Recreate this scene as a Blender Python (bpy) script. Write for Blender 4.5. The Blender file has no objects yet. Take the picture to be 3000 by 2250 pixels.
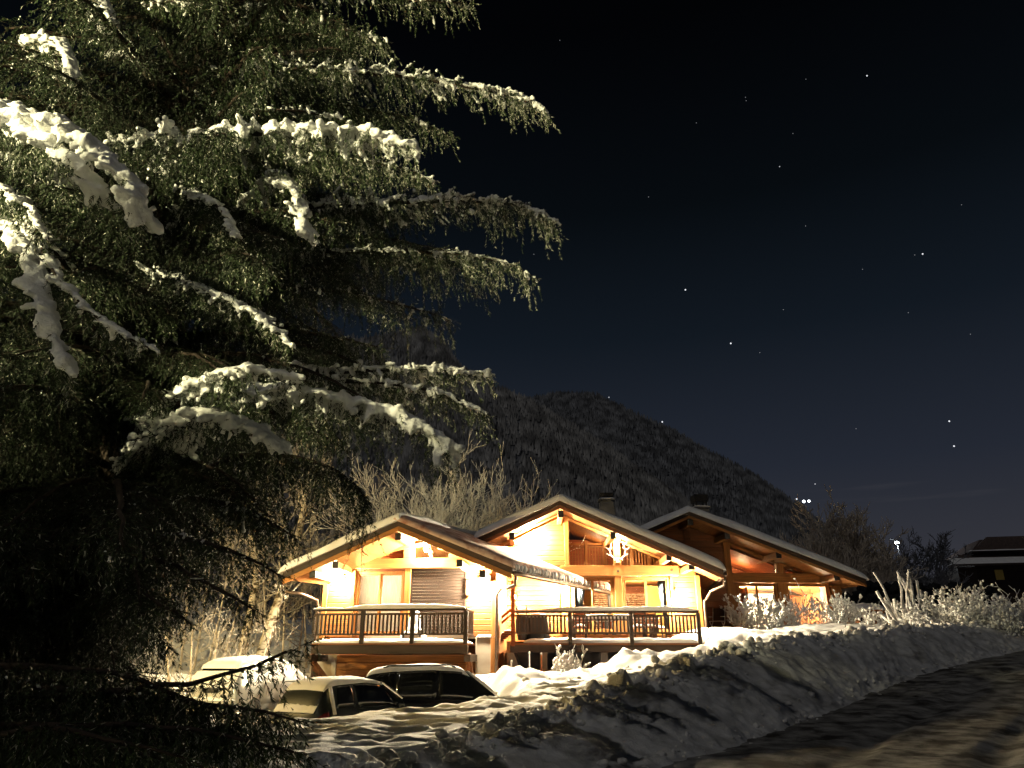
import bpy, math, random
import numpy as np
from mathutils import Vector, Matrix

rng = np.random.default_rng(11)
random.seed(11)
SC = bpy.context.scene
COL = SC.collection
R = math.radians

# ------------------------------------------------------------------ camera, night sky, moon, exposure
EYE = np.array([0.0, 0.0, 1.6])
PITCH = R(20.5)
FPX = 2150.0                       # focal length in pixels of the 3000 px wide photograph
cam_d = bpy.data.cameras.new('camera')
cam = bpy.data.objects.new('camera', cam_d)
COL.objects.link(cam)
cam.location = EYE
cam.rotation_euler = (R(90) + PITCH, 0, 0)
cam_d.sensor_width = 36.0
cam_d.lens = FPX / 3000 * 36.0
cam_d.clip_start = 0.1
cam_d.clip_end = 12000
SC.camera = cam

world = bpy.data.worlds.new('World')
SC.world = world
world.use_nodes = True
wn, wl = world.node_tree.nodes, world.node_tree.links
wn.clear()
w_out = wn.new('ShaderNodeOutputWorld')
w_bg = wn.new('ShaderNodeBackground')
w_tc = wn.new('ShaderNodeTexCoord')
w_sep = wn.new('ShaderNodeSeparateXYZ')
w_ramp = wn.new('ShaderNodeValToRGB')
wl.new(w_tc.outputs['Generated'], w_sep.inputs[0])
wl.new(w_sep.outputs['Z'], w_ramp.inputs[0])
er = w_ramp.color_ramp
stops = [(0.0, (.040, .040, .047)), (.10, (.034, .035, .044)), (.23, (.0170, .0210, .0320)), (.40, (.0060, .0094, .0148)),
         (.55, (.0022, .0035, .0050)), (.72, (.0007, .0009, .0014)), (1.0, (.0003, .0004, .0006))]
er.elements[0].position = stops[0][0]
er.elements[0].color = (*stops[0][1], 1)
er.elements[1].position = stops[-1][0]
er.elements[1].color = (*stops[-1][1], 1)
for p, c in stops[1:-1]:
    e = er.elements.new(p)
    e.color = (*c, 1)
# faint wisps of thin cloud low over the horizon
w_map = wn.new('ShaderNodeMapping')
w_map.inputs['Scale'].default_value = (2.0, 2.0, 34.0)
w_noise = wn.new('ShaderNodeTexNoise')
w_noise.inputs['Scale'].default_value = 1.6
w_noise.inputs['Detail'].default_value = 5
w_band = wn.new('ShaderNodeValToRGB')
b = w_band.color_ramp
b.elements[0].position = .62
b.elements[0].color = (0, 0, 0, 1)
b.elements[1].position = .80
b.elements[1].color = (1, 1, 1, 1)
w_el = wn.new('ShaderNodeValToRGB')
b = w_el.color_ramp
b.elements[0].position = .06
b.elements[0].color = (1, 1, 1, 1)
b.elements[1].position = .30
b.elements[1].color = (0, 0, 0, 1)
w_mul = wn.new('ShaderNodeMath'); w_mul.operation = 'MULTIPLY'
w_mix = wn.new('ShaderNodeMix'); w_mix.data_type = 'RGBA'
wl.new(w_tc.outputs['Generated'], w_map.inputs[0])
wl.new(w_map.outputs[0], w_noise.inputs['Vector'])
wl.new(w_noise.outputs[0], w_band.inputs[0])
wl.new(w_sep.outputs['Z'], w_el.inputs[0])
wl.new(w_band.outputs[0], w_mul.inputs[0])
wl.new(w_el.outputs[0], w_mul.inputs[1])
wl.new(w_mul.outputs[0], w_mix.inputs[0])
wl.new(w_ramp.outputs[0], w_mix.inputs[6])
w_mix.inputs[7].default_value = (.046, .046, .055, 1)
wl.new(w_mix.outputs[2], w_bg.inputs[0])
w_bg.inputs[1].default_value = 1.0
wl.new(w_bg.outputs[0], w_out.inputs[0])

moon_d = bpy.data.lights.new('moon', 'SUN')
moon_d.energy = 0.22
moon_d.angle = R(0.5)
moon_d.color = (1.0, .95, .90)
moon = bpy.data.objects.new('moon', moon_d)
COL.objects.link(moon)
MOON_FROM = Vector((-0.46, -0.56, 0.70)).normalized()
moon.rotation_euler = MOON_FROM.to_track_quat('Z', 'Y').to_euler()

def point_light(name, loc, watts, color, radius=.08, parent=None):
    d = bpy.data.lights.new(name, 'POINT')
    d.energy = watts
    d.color = color
    d.shadow_soft_size = radius
    o = bpy.data.objects.new(name, d)
    COL.objects.link(o)
    o.location = loc
    if parent:
        o.parent = parent
    return o

# the street lamps stand outside the picture: one behind and left of the camera, one beside the parking place
point_light('street_lamp_light', (-11.5, -1.5, 6.6), 18000, (1.0, .90, .50), .14)
point_light('parking_lamp_light', (-16.0, 16.5, 5.0), 6200, (1.0, .68, .22), .14)

SC.view_settings.view_transform = 'Standard'
SC.view_settings.look = 'None'
SC.view_settings.gamma = 1
SC.view_settings.exposure = 0
SC.view_settings.use_curve_mapping = False
SC.cycles.use_denoising = True
SC.cycles.max_bounces = 8
SC.cycles.transparent_max_bounces = 12
SC.cycles.sample_clamp_indirect = 6
SC.cycles.caustics_reflective = False
SC.cycles.caustics_refractive = False

# ------------------------------------------------------------------ helpers
ST, CT = math.sin(PITCH), math.cos(PITCH)

def ray(px, py):
    a, b = (px - 1500) / FPX, (1125 - py) / FPX
    return np.array([a, CT - b * ST, ST + b * CT])

def P(px, py, Y):
    d = ray(px, py)
    return EYE + d * (Y / d[1])

def pix(p):
    v = np.asarray(p, float) - EYE
    f = v[..., 1] * CT + v[..., 2] * ST
    u = -v[..., 1] * ST + v[..., 2] * CT
    f = np.maximum(f, 1e-3)
    return 1500 + v[..., 0] / f * FPX, 1125 - u / f * FPX

def tag(o, label=None, cat=None, group=None, kind=None):
    if label: o['label'] = label
    if cat: o['category'] = cat
    if group: o['group'] = group
    if kind: o['kind'] = kind
    return o

def empty(name, loc, rz=0, label=None, cat=None, group=None):
    o = bpy.data.objects.new(name, None)
    COL.objects.link(o)
    o.location = loc
    o.rotation_euler = (0, 0, rz)
    o.empty_display_size = .2
    return tag(o, label, cat, group)

def mesh_np(name, V, F, mat=None, parent=None, smooth=False, attr=None):
    """V (n,3); F (m,k) with one k, or a list of such arrays."""
    me = bpy.data.meshes.new(name)
    Fs = F if isinstance(F, list) else [F]
    Fs = [np.asarray(f, np.int32) for f in Fs if len(f)]
    nl = sum(f.size for f in Fs)
    npol = sum(len(f) for f in Fs)
    me.vertices.add(len(V))
    me.vertices.foreach_set('co', np.asarray(V, np.float32).ravel())
    me.loops.add(nl)
    me.loops.foreach_set('vertex_index', np.concatenate([f.ravel() for f in Fs]))
    me.polygons.add(npol)
    tot = np.concatenate([np.full(len(f), f.shape[1], np.int32) for f in Fs])
    st = np.concatenate([[0], np.cumsum(tot)[:-1]]).astype(np.int32)
    me.polygons.foreach_set('loop_start', st)
    me.polygons.foreach_set('loop_total', tot)
    if smooth:
        me.polygons.foreach_set('use_smooth', np.ones(npol, bool))
    if attr is not None:
        a = me.attributes.new('shade', 'FLOAT', 'POINT')
        a.data.foreach_set('value', np.asarray(attr, np.float32))
    me.update()
    me.validate()
    if mat: me.materials.append(mat)
    o = bpy.data.objects.new(name, me)
    COL.objects.link(o)
    if parent: o.parent = parent
    return o

class MB:
    def __init__(s):
        s.v, s.f = [], []
    def add(s, vs, fs):
        b = len(s.v)
        s.v += [tuple(map(float, v)) for v in vs]
        s.f += [tuple(b + i for i in f) for f in fs]
        return s
    def hexa(s, p):
        return s.add(p, [(0, 3, 2, 1), (4, 5, 6, 7), (0, 1, 5, 4), (1, 2, 6, 5), (2, 3, 7, 6), (3, 0, 4, 7)])
    def box(s, x0, x1, y0, y1, z0, z1):
        return s.hexa([(x0, y0, z0), (x1, y0, z0), (x1, y1, z0), (x0, y1, z0), (x0, y0, z1), (x1, y0, z1), (x1, y1, z1), (x0, y1, z1)])
    def prism(s, poly, y0, y1, k=0.0):
        """poly = [(x,z)...] extruded along y, sheared by k in x per unit y"""
        n = len(poly)
        vs = [(x + k * y0, y0, z) for x, z in poly] + [(x + k * y1, y1, z) for x, z in poly]
        fs = [tuple(range(n)), tuple(range(2 * n - 1, n - 1, -1))]
        fs += [(i, n + i, n + (i + 1) % n, (i + 1) % n) for i in range(n)]
        return s.add(vs, fs)
    def bar(s, a, b, w, h, up=(0, 0, 1)):
        a, b = Vector(a), Vector(b)
        t = (b - a).normalized()
        sd = t.cross(Vector(up))
        if sd.length < 1e-4: sd = t.cross(Vector((0, 1, 0)))
        sd.normalize()
        n = sd.cross(t)
        q = [(-1, -1), (1, -1), (1, 1), (-1, 1)]
        return s.hexa([a + sd * (w / 2 * i) + n * (h / 2 * j) for i, j in q] + [b + sd * (w / 2 * i) + n * (h / 2 * j) for i, j in q])
    def tube(s, pts, rad, n=8, cap=True):
        pts = [Vector(p) for p in pts]
        if not hasattr(rad, '__len__'): rad = [rad] * len(pts)
        rings = []
        ref = Vector((.13, .31, .94)).normalized()
        for i, p in enumerate(pts):
            t = (pts[min(i + 1, len(pts) - 1)] - pts[max(i - 1, 0)]).normalized()
            a = t.cross(ref)
            if a.length < .05: a = t.cross(Vector((1, 0, 0)))
            a.normalize(); c = t.cross(a)
            rings.append([p + (a * math.cos(q) + c * math.sin(q)) * rad[i] for q in [2 * math.pi * k / n for k in range(n)]])
        vs = [v for r in rings for v in r]
        fs = [(i * n + k, i * n + (k + 1) % n, (i + 1) * n + (k + 1) % n, (i + 1) * n + k) for i in range(len(pts) - 1) for k in range(n)]
        if cap: fs += [tuple(range(n - 1, -1, -1)), tuple((len(pts) - 1) * n + k for k in range(n))]
        return s.add(vs, fs)
    def lathe(s, prof, n=16, c=(0, 0, 0)):
        vs = [(c[0] + r * math.cos(2 * math.pi * k / n), c[1] + r * math.sin(2 * math.pi * k / n), c[2] + z) for r, z in prof for k in range(n)]
        m = len(prof)
        fs = [(i * n + k, i * n + (k + 1) % n, (i + 1) * n + (k + 1) % n, (i + 1) * n + k) for i in range(m - 1) for k in range(n)]
        fs += [tuple(range(n - 1, -1, -1)), tuple((m - 1) * n + k for k in range(n))]
        return s.add(vs, fs)
    def build(s, name, mat, parent=None, smooth=False, bevel=0, loc=None):
        me = bpy.data.meshes.new(name)
        me.from_pydata(s.v, [], s.f)
        me.update()
        if smooth: me.polygons.foreach_set('use_smooth', [True] * len(me.polygons))
        me.materials.append(mat)
        o = bpy.data.objects.new(name, me)
        COL.objects.link(o)
        if parent: o.parent = parent
        if loc is not None: o.location = loc
        if bevel:
            m = o.modifiers.new('bevel', 'BEVEL'); m.width = bevel; m.segments = 1; m.limit_method = 'ANGLE'
        return o

def dup(o, loc=None, parent=None, label=None):
    c = o.copy()
    COL.objects.link(c)
    if parent: c.parent = parent
    if loc is not None: c.location = loc
    if label: c['label'] = label
    return c

def dup_tree(root, loc, rz, scale=1.0, label=None):
    r = root.copy(); COL.objects.link(r)
    r.location = loc; r.rotation_euler = (0, 0, rz); r.scale = (scale,) * 3
    if label: r['label'] = label
    for ch in list(root.children):
        c = ch.copy(); COL.objects.link(c); c.parent = r
        for g in ch.children:
            d = g.copy(); COL.objects.link(d); d.parent = c
    return r

# ---- numpy noise
def _hash(ix, iy, iz, seed=0):
    h = (ix.astype(np.int64) * 374761393 + iy.astype(np.int64) * 668265263 + iz.astype(np.int64) * 2147483647 + seed * 1274126177) & 0xffffffff
    h = ((h ^ (h >> 13)) * 1274126177) & 0xffffffff
    h = ((h ^ (h >> 16)) * 2246822519) & 0xffffffff
    return ((h ^ (h >> 15)) & 0xffffff) / float(0xffffff)

def vnoise(p, seed=0):
    f = np.floor(p); u = p - f; i = f.astype(np.int64); u = u * u * (3 - 2 * u)
    out = 0
    for dx in (0, 1):
        for dy in (0, 1):
            for dz in (0, 1):
                w = (u[:, 0] if dx else 1 - u[:, 0]) * (u[:, 1] if dy else 1 - u[:, 1]) * (u[:, 2] if dz else 1 - u[:, 2])
                out = out + w * _hash(i[:, 0] + dx, i[:, 1] + dy, i[:, 2] + dz, seed)
    return out * 2 - 1

def fbm(p, octv=4, seed=0):
    a, s, o = 1.0, 0, 0
    for k in range(octv):
        o = o + a * vnoise(p * 2.0 ** k + 17.3 * k, seed + k); s += a; a *= .5
    return o / s

def worley(p, seed=0):
    f = np.floor(p).astype(np.int64)
    best = np.full(len(p), 9.0)
    for dx in (-1, 0, 1):
        for dy in (-1, 0, 1):
            for dz in (-1, 0, 1):
                c = f + np.array([dx, dy, dz])
                q = np.stack([c[:, k] + _hash(c[:, 0], c[:, 1], c[:, 2], seed + 31 * k + 1) for k in range(3)], 1)
                best = np.minimum(best, ((q - p) ** 2).sum(1))
    return np.sqrt(best)

def smooth01(x):
    x = np.clip(x, 0, 1)
    return x * x * (3 - 2 * x)

def unit_ico(sub=1):
    import bmesh
    bm = bmesh.new()
    bmesh.ops.create_icosphere(bm, subdivisions=sub, radius=1)
    V = np.array([v.co[:] for v in bm.verts]); F = np.array([[v.index for v in f.verts] for f in bm.faces])
    bm.free()
    return V, F
ICO1, ICO2, ICO3 = unit_ico(1), unit_ico(2), unit_ico(3)

def blobs(centers, radii, squash=None, ico=ICO1, rough=.18, seed=0):
    """many lumpy balls as one vertex / face array"""
    V0, F0 = ico
    n, m = len(centers), len(V0)
    V = np.repeat(V0[None], n, 0) * (1 + rough * (np.random.default_rng(seed).random((n, m, 1)) - .5) * 2)
    V = V * np.asarray(radii).reshape(n, 1, -1)
    if squash is not None: V[:, :, 2] *= np.asarray(squash).reshape(-1, 1)
    V = V + np.asarray(centers)[:, None]
    F = F0[None] + (np.arange(n) * m)[:, None, None]
    return V.reshape(-1, 3), F.reshape(-1, 3)

def seg_tubes(A, B, ra, rb, k=4):
    """straight tapered tubes between point arrays"""
    A, B = np.asarray(A, float), np.asarray(B, float)
    n = len(A)
    t = B - A; t /= np.maximum(np.linalg.norm(t, axis=1, keepdims=True), 1e-9)
    ref = np.where(np.abs(t[:, 2:3]) > .9, np.array([[1., 0, 0]]), np.array([[0, 0, 1.]]))
    a = np.cross(t, ref); a /= np.linalg.norm(a, axis=1, keepdims=True)
    c = np.cross(t, a)
    ang = 2 * np.pi * np.arange(k) / k
    ring = a[:, None] * np.cos(ang)[None, :, None] + c[:, None] * np.sin(ang)[None, :, None]
    V = np.concatenate([A[:, None] + ring * np.asarray(ra).reshape(-1, 1, 1), B[:, None] + ring * np.asarray(rb).reshape(-1, 1, 1)], 1)
    base = (np.arange(n) * 2 * k)[:, None]
    q = np.stack([np.stack([np.full(1, j), np.full(1, (j + 1) % k), np.full(1, k + (j + 1) % k), np.full(1, k + j)], 1)[0] for j in range(k)])
    F = base[:, :, None] + q[None]
    return V.reshape(-1, 3), F.reshape(-1, 4)

def snow_cap(name, fn, T, nu, nv, mat, parent=None, amp=.03, freq=2.0, seed=0, pw=6, skirt=.02):
    """a blanket of snow over the surface fn(u,v): rounded rim, lumpy top, closed underneath"""
    def ends(k):
        s_ = np.linspace(-1, 1, k); return .5 + .5 * np.sign(s_) * (1 - (1 - np.abs(s_)) ** 2.2)
    U, Vv = np.meshgrid(ends(nu), ends(nv), indexing='ij')
    U, Vv = U.ravel(), Vv.ravel()
    base = fn(U, Vv)
    e = np.sqrt(np.clip(1 - np.abs(2 * U - 1) ** pw, 0, 1)) * np.sqrt(np.clip(1 - np.abs(2 * Vv - 1) ** pw, 0, 1))
    n = fbm(base * freq, 4, seed)
    top = base.copy()
    top[:, 2] += np.maximum(T * e * (1 + .25 * fbm(base * freq * .4, 2, seed + 9)) + amp * n * e, 0.003)
    bot = base.copy(); bot[:, 2] -= skirt
    idx = np.arange(nu * nv).reshape(nu, nv)
    q = np.stack([idx[:-1, :-1], idx[1:, :-1], idx[1:, 1:], idx[:-1, 1:]], -1).reshape(-1, 4)
    N = nu * nv
    rim = np.concatenate([idx[:, 0], idx[-1, 1:], idx[::-1, -1][1:], idx[0, ::-1][1:-1]])
    r2 = np.roll(rim, -1)
    side = np.stack([rim + N, r2 + N, r2, rim], 1)
    return mesh_np(name, np.concatenate([top, bot]), [q, (q + N)[:, ::-1], side], mat, parent, smooth=True)

# ------------------------------------------------------------------ materials
def new_mat(name):
    m = bpy.data.materials.new(name); m.use_nodes = True
    nt = m.node_tree
    return m, nt.nodes, nt.links, nt.nodes['Principled BSDF']

def mat_noise(name, c1, c2, scale=(4, 4, 4), rough=.8, bump=.2, detail=4, metallic=0, spec=.3, coat=0, dist=.02, coord='Object', lo=.35, hi=.65):
    m, n, l, p = new_mat(name)
    tc = n.new('ShaderNodeTexCoord'); mp = n.new('ShaderNodeMapping'); mp.inputs['Scale'].default_value = scale
    nz = n.new('ShaderNodeTexNoise'); nz.inputs['Scale'].default_value = 1; nz.inputs['Detail'].default_value = detail
    rp = n.new('ShaderNodeValToRGB')
    rp.color_ramp.elements[0].position = lo; rp.color_ramp.elements[0].color = (*c1, 1)
    rp.color_ramp.elements[1].position = hi; rp.color_ramp.elements[1].color = (*c2, 1)
    l.new(tc.outputs[coord], mp.inputs[0]); l.new(mp.outputs[0], nz.inputs['Vector'])
    l.new(nz.outputs[0], rp.inputs[0]); l.new(rp.outputs[0], p.inputs['Base Color'])
    p.inputs['Roughness'].default_value = rough; p.inputs['Metallic'].default_value = metallic
    p.inputs['Specular IOR Level'].default_value = spec
    p.inputs['Coat Weight'].default_value = coat
    if bump:
        bp = n.new('ShaderNodeBump'); bp.inputs['Strength'].default_value = bump; bp.inputs['Distance'].default_value = dist
        l.new(nz.outputs[0], bp.inputs['Height']); l.new(bp.outputs[0], p.inputs['Normal'])
    return m

def wood(name, c, dark=.55, rough=.65, var=True, axis='x'):
    """grain runs along the axis; every plank object takes its own tone"""
    m, n, l, p = new_mat(name)
    tc = n.new('ShaderNodeTexCoord'); mp = n.new('ShaderNodeMapping')
    mp.inputs['Scale'].default_value = {'x': (1.2, 22, 22), 'z': (22, 22, 1.2), 'y': (22, 1.2, 22)}[axis]
    nz = n.new('ShaderNodeTexNoise'); nz.inputs['Scale'].default_value = 1; nz.inputs['Detail'].default_value = 5; nz.inputs['Distortion'].default_value = .4
    rp = n.new('ShaderNodeValToRGB')
    rp.color_ramp.elements[0].position = .3; rp.color_ramp.elements[0].color = (*[x * dark for x in c], 1)
    rp.color_ramp.elements[1].position = .68; rp.color_ramp.elements[1].color = (*c, 1)
    l.new(tc.outputs['Object'], mp.inputs[0])
    oi = n.new('ShaderNodeObjectInfo')
    ad = n.new('ShaderNodeVectorMath'); ad.operation = 'ADD'
    sc = n.new('ShaderNodeVectorMath'); sc.operation = 'SCALE'; sc.inputs[0].default_value = (31, 17, 53)
    l.new(oi.outputs['Random'], sc.inputs['Scale']); l.new(mp.outputs[0], ad.inputs[0]); l.new(sc.outputs[0], ad.inputs[1])
    l.new(ad.outputs[0], nz.inputs['Vector']); l.new(nz.outputs[0], rp.inputs[0])
    hs = n.new('ShaderNodeHueSaturation')
    mr = n.new('ShaderNodeMapRange'); mr.inputs['To Min'].default_value = .72; mr.inputs['To Max'].default_value = 1.18
    l.new(oi.outputs['Random'], mr.inputs[0]); l.new(mr.outputs[0], hs.inputs['Value'])
    l.new(rp.outputs[0], hs.inputs['Color']); l.new(hs.outputs[0], p.inputs['Base Color'])
    bp = n.new('ShaderNodeBump'); bp.inputs['Strength'].default_value = .25; bp.inputs['Distance'].default_value = .006
    l.new(nz.outputs[0], bp.inputs['Height']); l.new(bp.outputs[0], p.inputs['Normal'])
    p.inputs['Roughness'].default_value = rough; p.inputs['Specular IOR Level'].default_value = .3
    return m

def emit(name, c, s):
    m, n, l, p = new_mat(name)
    p.inputs['Base Color'].default_value = (*c, 1)
    p.inputs['Emission Color'].default_value = (*c, 1); p.inputs['Emission Strength'].default_value = s
    return m

def glass_mat(name, tint=(1, 1, 1), refl=.1):
    m, n, l, p = new_mat(name)
    n.remove(p)
    out = n['Material Output']
    tr = n.new('ShaderNodeBsdfTransparent'); tr.inputs[0].default_value = (*tint, 1)
    gl = n.new('ShaderNodeBsdfGlossy'); gl.inputs['Roughness'].default_value = .02
    fr = n.new('ShaderNodeFresnel'); fr.inputs['IOR'].default_value = 1.45
    mx = n.new('ShaderNodeMixShader')
    l.new(fr.outputs[0], mx.inputs[0]); l.new(tr.outputs[0], mx.inputs[1]); l.new(gl.outputs[0], mx.inputs[2]); l.new(mx.outputs[0], out.inputs[0])
    return m

M = {}
def snow_mat(name, c1, c2, bump=.5):
    m, n, l, p = new_mat(name)
    tc = n.new('ShaderNodeTexCoord')
    n1 = n.new('ShaderNodeTexNoise'); n1.inputs['Scale'].default_value = 3; n1.inputs['Detail'].default_value = 6
    n2 = n.new('ShaderNodeTexNoise'); n2.inputs['Scale'].default_value = 38; n2.inputs['Detail'].default_value = 4
    rp = n.new('ShaderNodeValToRGB')
    rp.color_ramp.elements[0].position = .3; rp.color_ramp.elements[0].color = (*c1, 1)
    rp.color_ramp.elements[1].position = .6; rp.color_ramp.elements[1].color = (*c2, 1)
    bp = n.new('ShaderNodeBump'); bp.inputs['Strength'].default_value = bump; bp.inputs['Distance'].default_value = .02
    l.new(tc.outputs['Object'], n1.inputs['Vector']); l.new(tc.outputs['Object'], n2.inputs['Vector'])
    l.new(n1.outputs[0], rp.inputs[0]); l.new(rp.outputs[0], p.inputs['Base Color'])
    l.new(n2.outputs[0], bp.inputs['Height']); l.new(bp.outputs[0], p.inputs['Normal'])
    p.inputs['Roughness'].default_value = .75; p.inputs['Specular IOR Level'].default_value = .25
    return m
M['snow'] = snow_mat('snow', (.74, .74, .75), (.84, .84, .84))
M['snow_tree'] = snow_mat('snow_on_branches', (.72, .72, .71), (.84, .84, .82), .6)
M['snow_bank'] = snow_mat('ploughed_snow', (.40, .40, .395), (.66, .66, .655), .8)
def add_dirt(m, c, lo, hi, sc):
    nt = m.node_tree; p = nt.nodes['Principled BSDF']; src = p.inputs['Base Color'].links[0].from_socket
    tc = nt.nodes.new('ShaderNodeTexCoord'); mp = nt.nodes.new('ShaderNodeMapping'); mp.inputs['Scale'].default_value = sc
    nz = nt.nodes.new('ShaderNodeTexNoise'); nz.inputs['Scale'].default_value = 1; nz.inputs['Detail'].default_value = 8; nz.inputs['Roughness'].default_value = .65
    mr = nt.nodes.new('ShaderNodeMapRange'); mr.inputs['From Min'].default_value = lo; mr.inputs['From Max'].default_value = hi
    mx = nt.nodes.new('ShaderNodeMix'); mx.data_type = 'RGBA'; mx.inputs[7].default_value = (*c, 1)
    nt.links.new(tc.outputs['Object'], mp.inputs[0]); nt.links.new(mp.outputs[0], nz.inputs['Vector']); nt.links.new(nz.outputs[0], mr.inputs[0])
    nt.links.new(mr.outputs[0], mx.inputs[0]); nt.links.new(src, mx.inputs[6]); nt.links.new(mx.outputs[2], p.inputs['Base Color'])
M['snow_clod'] = snow_mat('snow_clods', (.55, .54, .52), (.74, .73, .71), .9)
add_dirt(M['snow_bank'], (.20, .19, .175), .52, .74, (.9, .9, 3.2))
M['road'] = snow_mat('packed_snow_road', (.075, .072, .068), (.30, .295, .28), .9)
add_dirt(M['road'], (.03, .026, .022), .46, .62, (1.6, 1.6, 1.6))
M['honey'] = wood('honey_timber', (.36, .15, .036))
M['honey_v'] = wood('honey_timber_upright', (.36, .15, .036), axis='z')
M['board'] = wood('wall_board', (.33, .125, .030))
M['board_dark'] = wood('weathered_board', (.22, .080, .026))
M['dark_wood'] = wood('dark_brown_timber', (.045, .026, .016))
M['dark_wood_z'] = wood('dark_brown_upright', (.034, .021, .014), axis='z')
M['soffit'] = wood('soffit_boards', (.38, .155, .042), axis='y')
M['red_wood'] = wood('reddish_wood', (.30, .085, .026))
M['snow_lamp_tint'] = snow_mat('snow_painted_lamplit', (.30, .11, .06), (.66, .50, .43))  # orange lamplight on the right slope painted into the snow colour
M['roof'] = mat_noise('roof_sheet', (.07, .05, .045), (.11, .08, .07), (6, 6, 6), .6, .1)
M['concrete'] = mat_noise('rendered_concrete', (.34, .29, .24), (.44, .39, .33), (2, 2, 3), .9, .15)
M['concrete_dark'] = mat_noise('blue_grey_concrete', (.10, .105, .12), (.16, .165, .18), (2, 2, 3), .9, .15)  # darker, blue-grey concrete tone
M['metal'] = mat_noise('brown_gutter_metal', (.10, .07, .05), (.16, .11, .08), (5, 5, 5), .45, 0, metallic=.6)
M['black'] = mat_noise('black_metal', (.012, .012, .013), (.03, .03, .032), (8, 8, 8), .5, .05)
M['shutter'] = mat_noise('shutter_brown', (.016, .0115, .010), (.023, .017, .0145), (1, 1, 12), .9, 0, spec=.04)
M['curtain_white'] = mat_noise('lace_curtain', (.62, .56, .48), (.80, .75, .68), (40, 4, 3), .9, .2)
def translucent(m, f=.5):
    nt = m.node_tree; p = nt.nodes['Principled BSDF']; out = nt.nodes['Material Output']
    t = nt.nodes.new('ShaderNodeBsdfTranslucent'); mx = nt.nodes.new('ShaderNodeMixShader'); mx.inputs[0].default_value = f
    src = p.inputs['Base Color'].links[0].from_socket
    nt.links.new(src, t.inputs[0]); nt.links.new(p.outputs[0], mx.inputs[1]); nt.links.new(t.outputs[0], mx.inputs[2]); nt.links.new(mx.outputs[0], out.inputs[0])
translucent(M['curtain_white'])
M['curtain_blue'] = mat_noise('blue_grey_curtain', (.10, .13, .16), (.17, .21, .25), (30, 4, 2), .9, .2)
M['yellow_wall'] = mat_noise('yellow_plaster', (.60, .42, .10), (.66, .48, .14), (2, 2, 2), .9, .05)
M['white_wall'] = mat_noise('white_plaster', (.72, .68, .60), (.78, .74, .66), (2, 2, 2), .9, .05)
M['stone'] = mat_noise('stacked_stone', (.16, .085, .045), (.36, .22, .13), (5, 5, 9), .85, .4)
M['glass'] = glass_mat('window_glass', (.96, .97, .97))
M['cloth_white'] = mat_noise('white_cloth', (.7, .68, .64), (.78, .76, .72), (6, 6, 6), .9, .1)
M['antler'] = mat_noise('antler', (.30, .27, .22), (.42, .38, .32), (9, 9, 9), .7, .1)
M['bark'] = mat_noise('spruce_bark', (.016, .011, .008), (.045, .031, .022), (6, 6, 2), .95, .6)
M['lamp'] = emit('lamp_globe', (1.0, .80, .50), 60)
M['lamp_in'] = emit('indoor_lamp', (1.0, .82, .55), 40)
# ------------------------------------------------------------------ ground, bank, road
FOOT = np.array([(-14, -7, .0), (-9, -2, .0), (-5.2, 2.4, .0), (-3.0, 4.6, .0), (-1.6, 6.1, .05), (.3, 8.1, .2), (1.98, 10, .41), (3.78, 12.5, .46), (5.43, 14.5, .62), (7.66, 17, .86),
                 (10.0, 19.5, 1.23), (12.98, 22, 1.53), (16.4, 25, 1.87), (21, 29, 2.3), (30, 37, 3.0), (60, 62, 5.0)], float)
CREST = np.array([(-15.2, -5.8, .5), (-10.2, -.8, .5), (-6.3, 3.5, .45), (-4.1, 5.7, .45), (-2.6, 7.2, .5), (-.95, 9.2, .58), (.0, 10.5, .80), (1.4, 12.4, 1.12), (3.3, 14.8, 1.62), (5.2, 16.8, 1.90),
                  (8.2, 19.4, 2.20), (11.2, 22.3, 2.40), (15.0, 25.5, 2.62), (19.6, 30.3, 3.0), (28.6, 38.3, 3.7), (59, 63.5, 5.6)], float)

def zroad(x, y):
    s = (np.asarray(x) + np.asarray(y)) / math.sqrt(2)
    return np.interp(s, [-20, 2.5, 6.1, 8.5, 11.5, 14.1, 17.4, 20.9, 24.7, 29.3, 36, 86], [0, 0, .2, .41, .46, .62, .86, 1.23, 1.53, 1.87, 2.3, 5.0])

CTRL = np.array([(-6, 6, .35), (-5, 9, .5), (-2, 9, .56), (1, 10.5, .62), (-3.4, 13, .55), (-1, 14, .62), (1, 15, .75), (0, 17, .76), (2, 19, .95), (1, 22, .92), (2, 25, .95),
                 (5, 25, 1.3), (5, 21.5, 1.35), (7, 24, 1.9), (7.5, 28, 2.55), (12, 30, 2.75), (9, 20, 2.0), (13, 25, 2.45), (18, 31, 2.95), (25, 40, 3.5), (-9, 30, 1.0), (-16, 22, .6),
                 (-16, 40, 3.0), (0, 45, 4), (20, 60, 5), (-40, 60, 9), (60, 80, 6), (-10, 4, .3), (0, 3, -.2), (-12, 12, .4), (4, 14, 1.0), (-24, 28, 1.8), (8, 17, 1.4), (3, 27.5, 1.0), (10, 34, 2.8),
                 (100, 140, 9), (-100, 140, 14), (0, 200, 14), (-30, 0, 0), (30, 0, 0)], float)
PARK = np.array([(-16, 11.5), (-3.4, 13.5), (0, 17.5), (.3, 21), (-1.2, 24.4), (-8, 27.5), (-16, 26)], float)

def polydist(x, y, poly, closed=True):
    """distance to the polyline and index of the nearest segment"""
    n = len(poly); best = np.full(x.shape, 1e9)
    for i in range(n if closed else n - 1):
        a, b = poly[i, :2], poly[(i + 1) % n, :2]
        d = b - a; t = np.clip(((x - a[0]) * d[0] + (y - a[1]) * d[1]) / (d @ d), 0, 1)
        best = np.minimum(best, np.hypot(x - a[0] - t * d[0], y - a[1] - t * d[1]))
    return best

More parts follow.
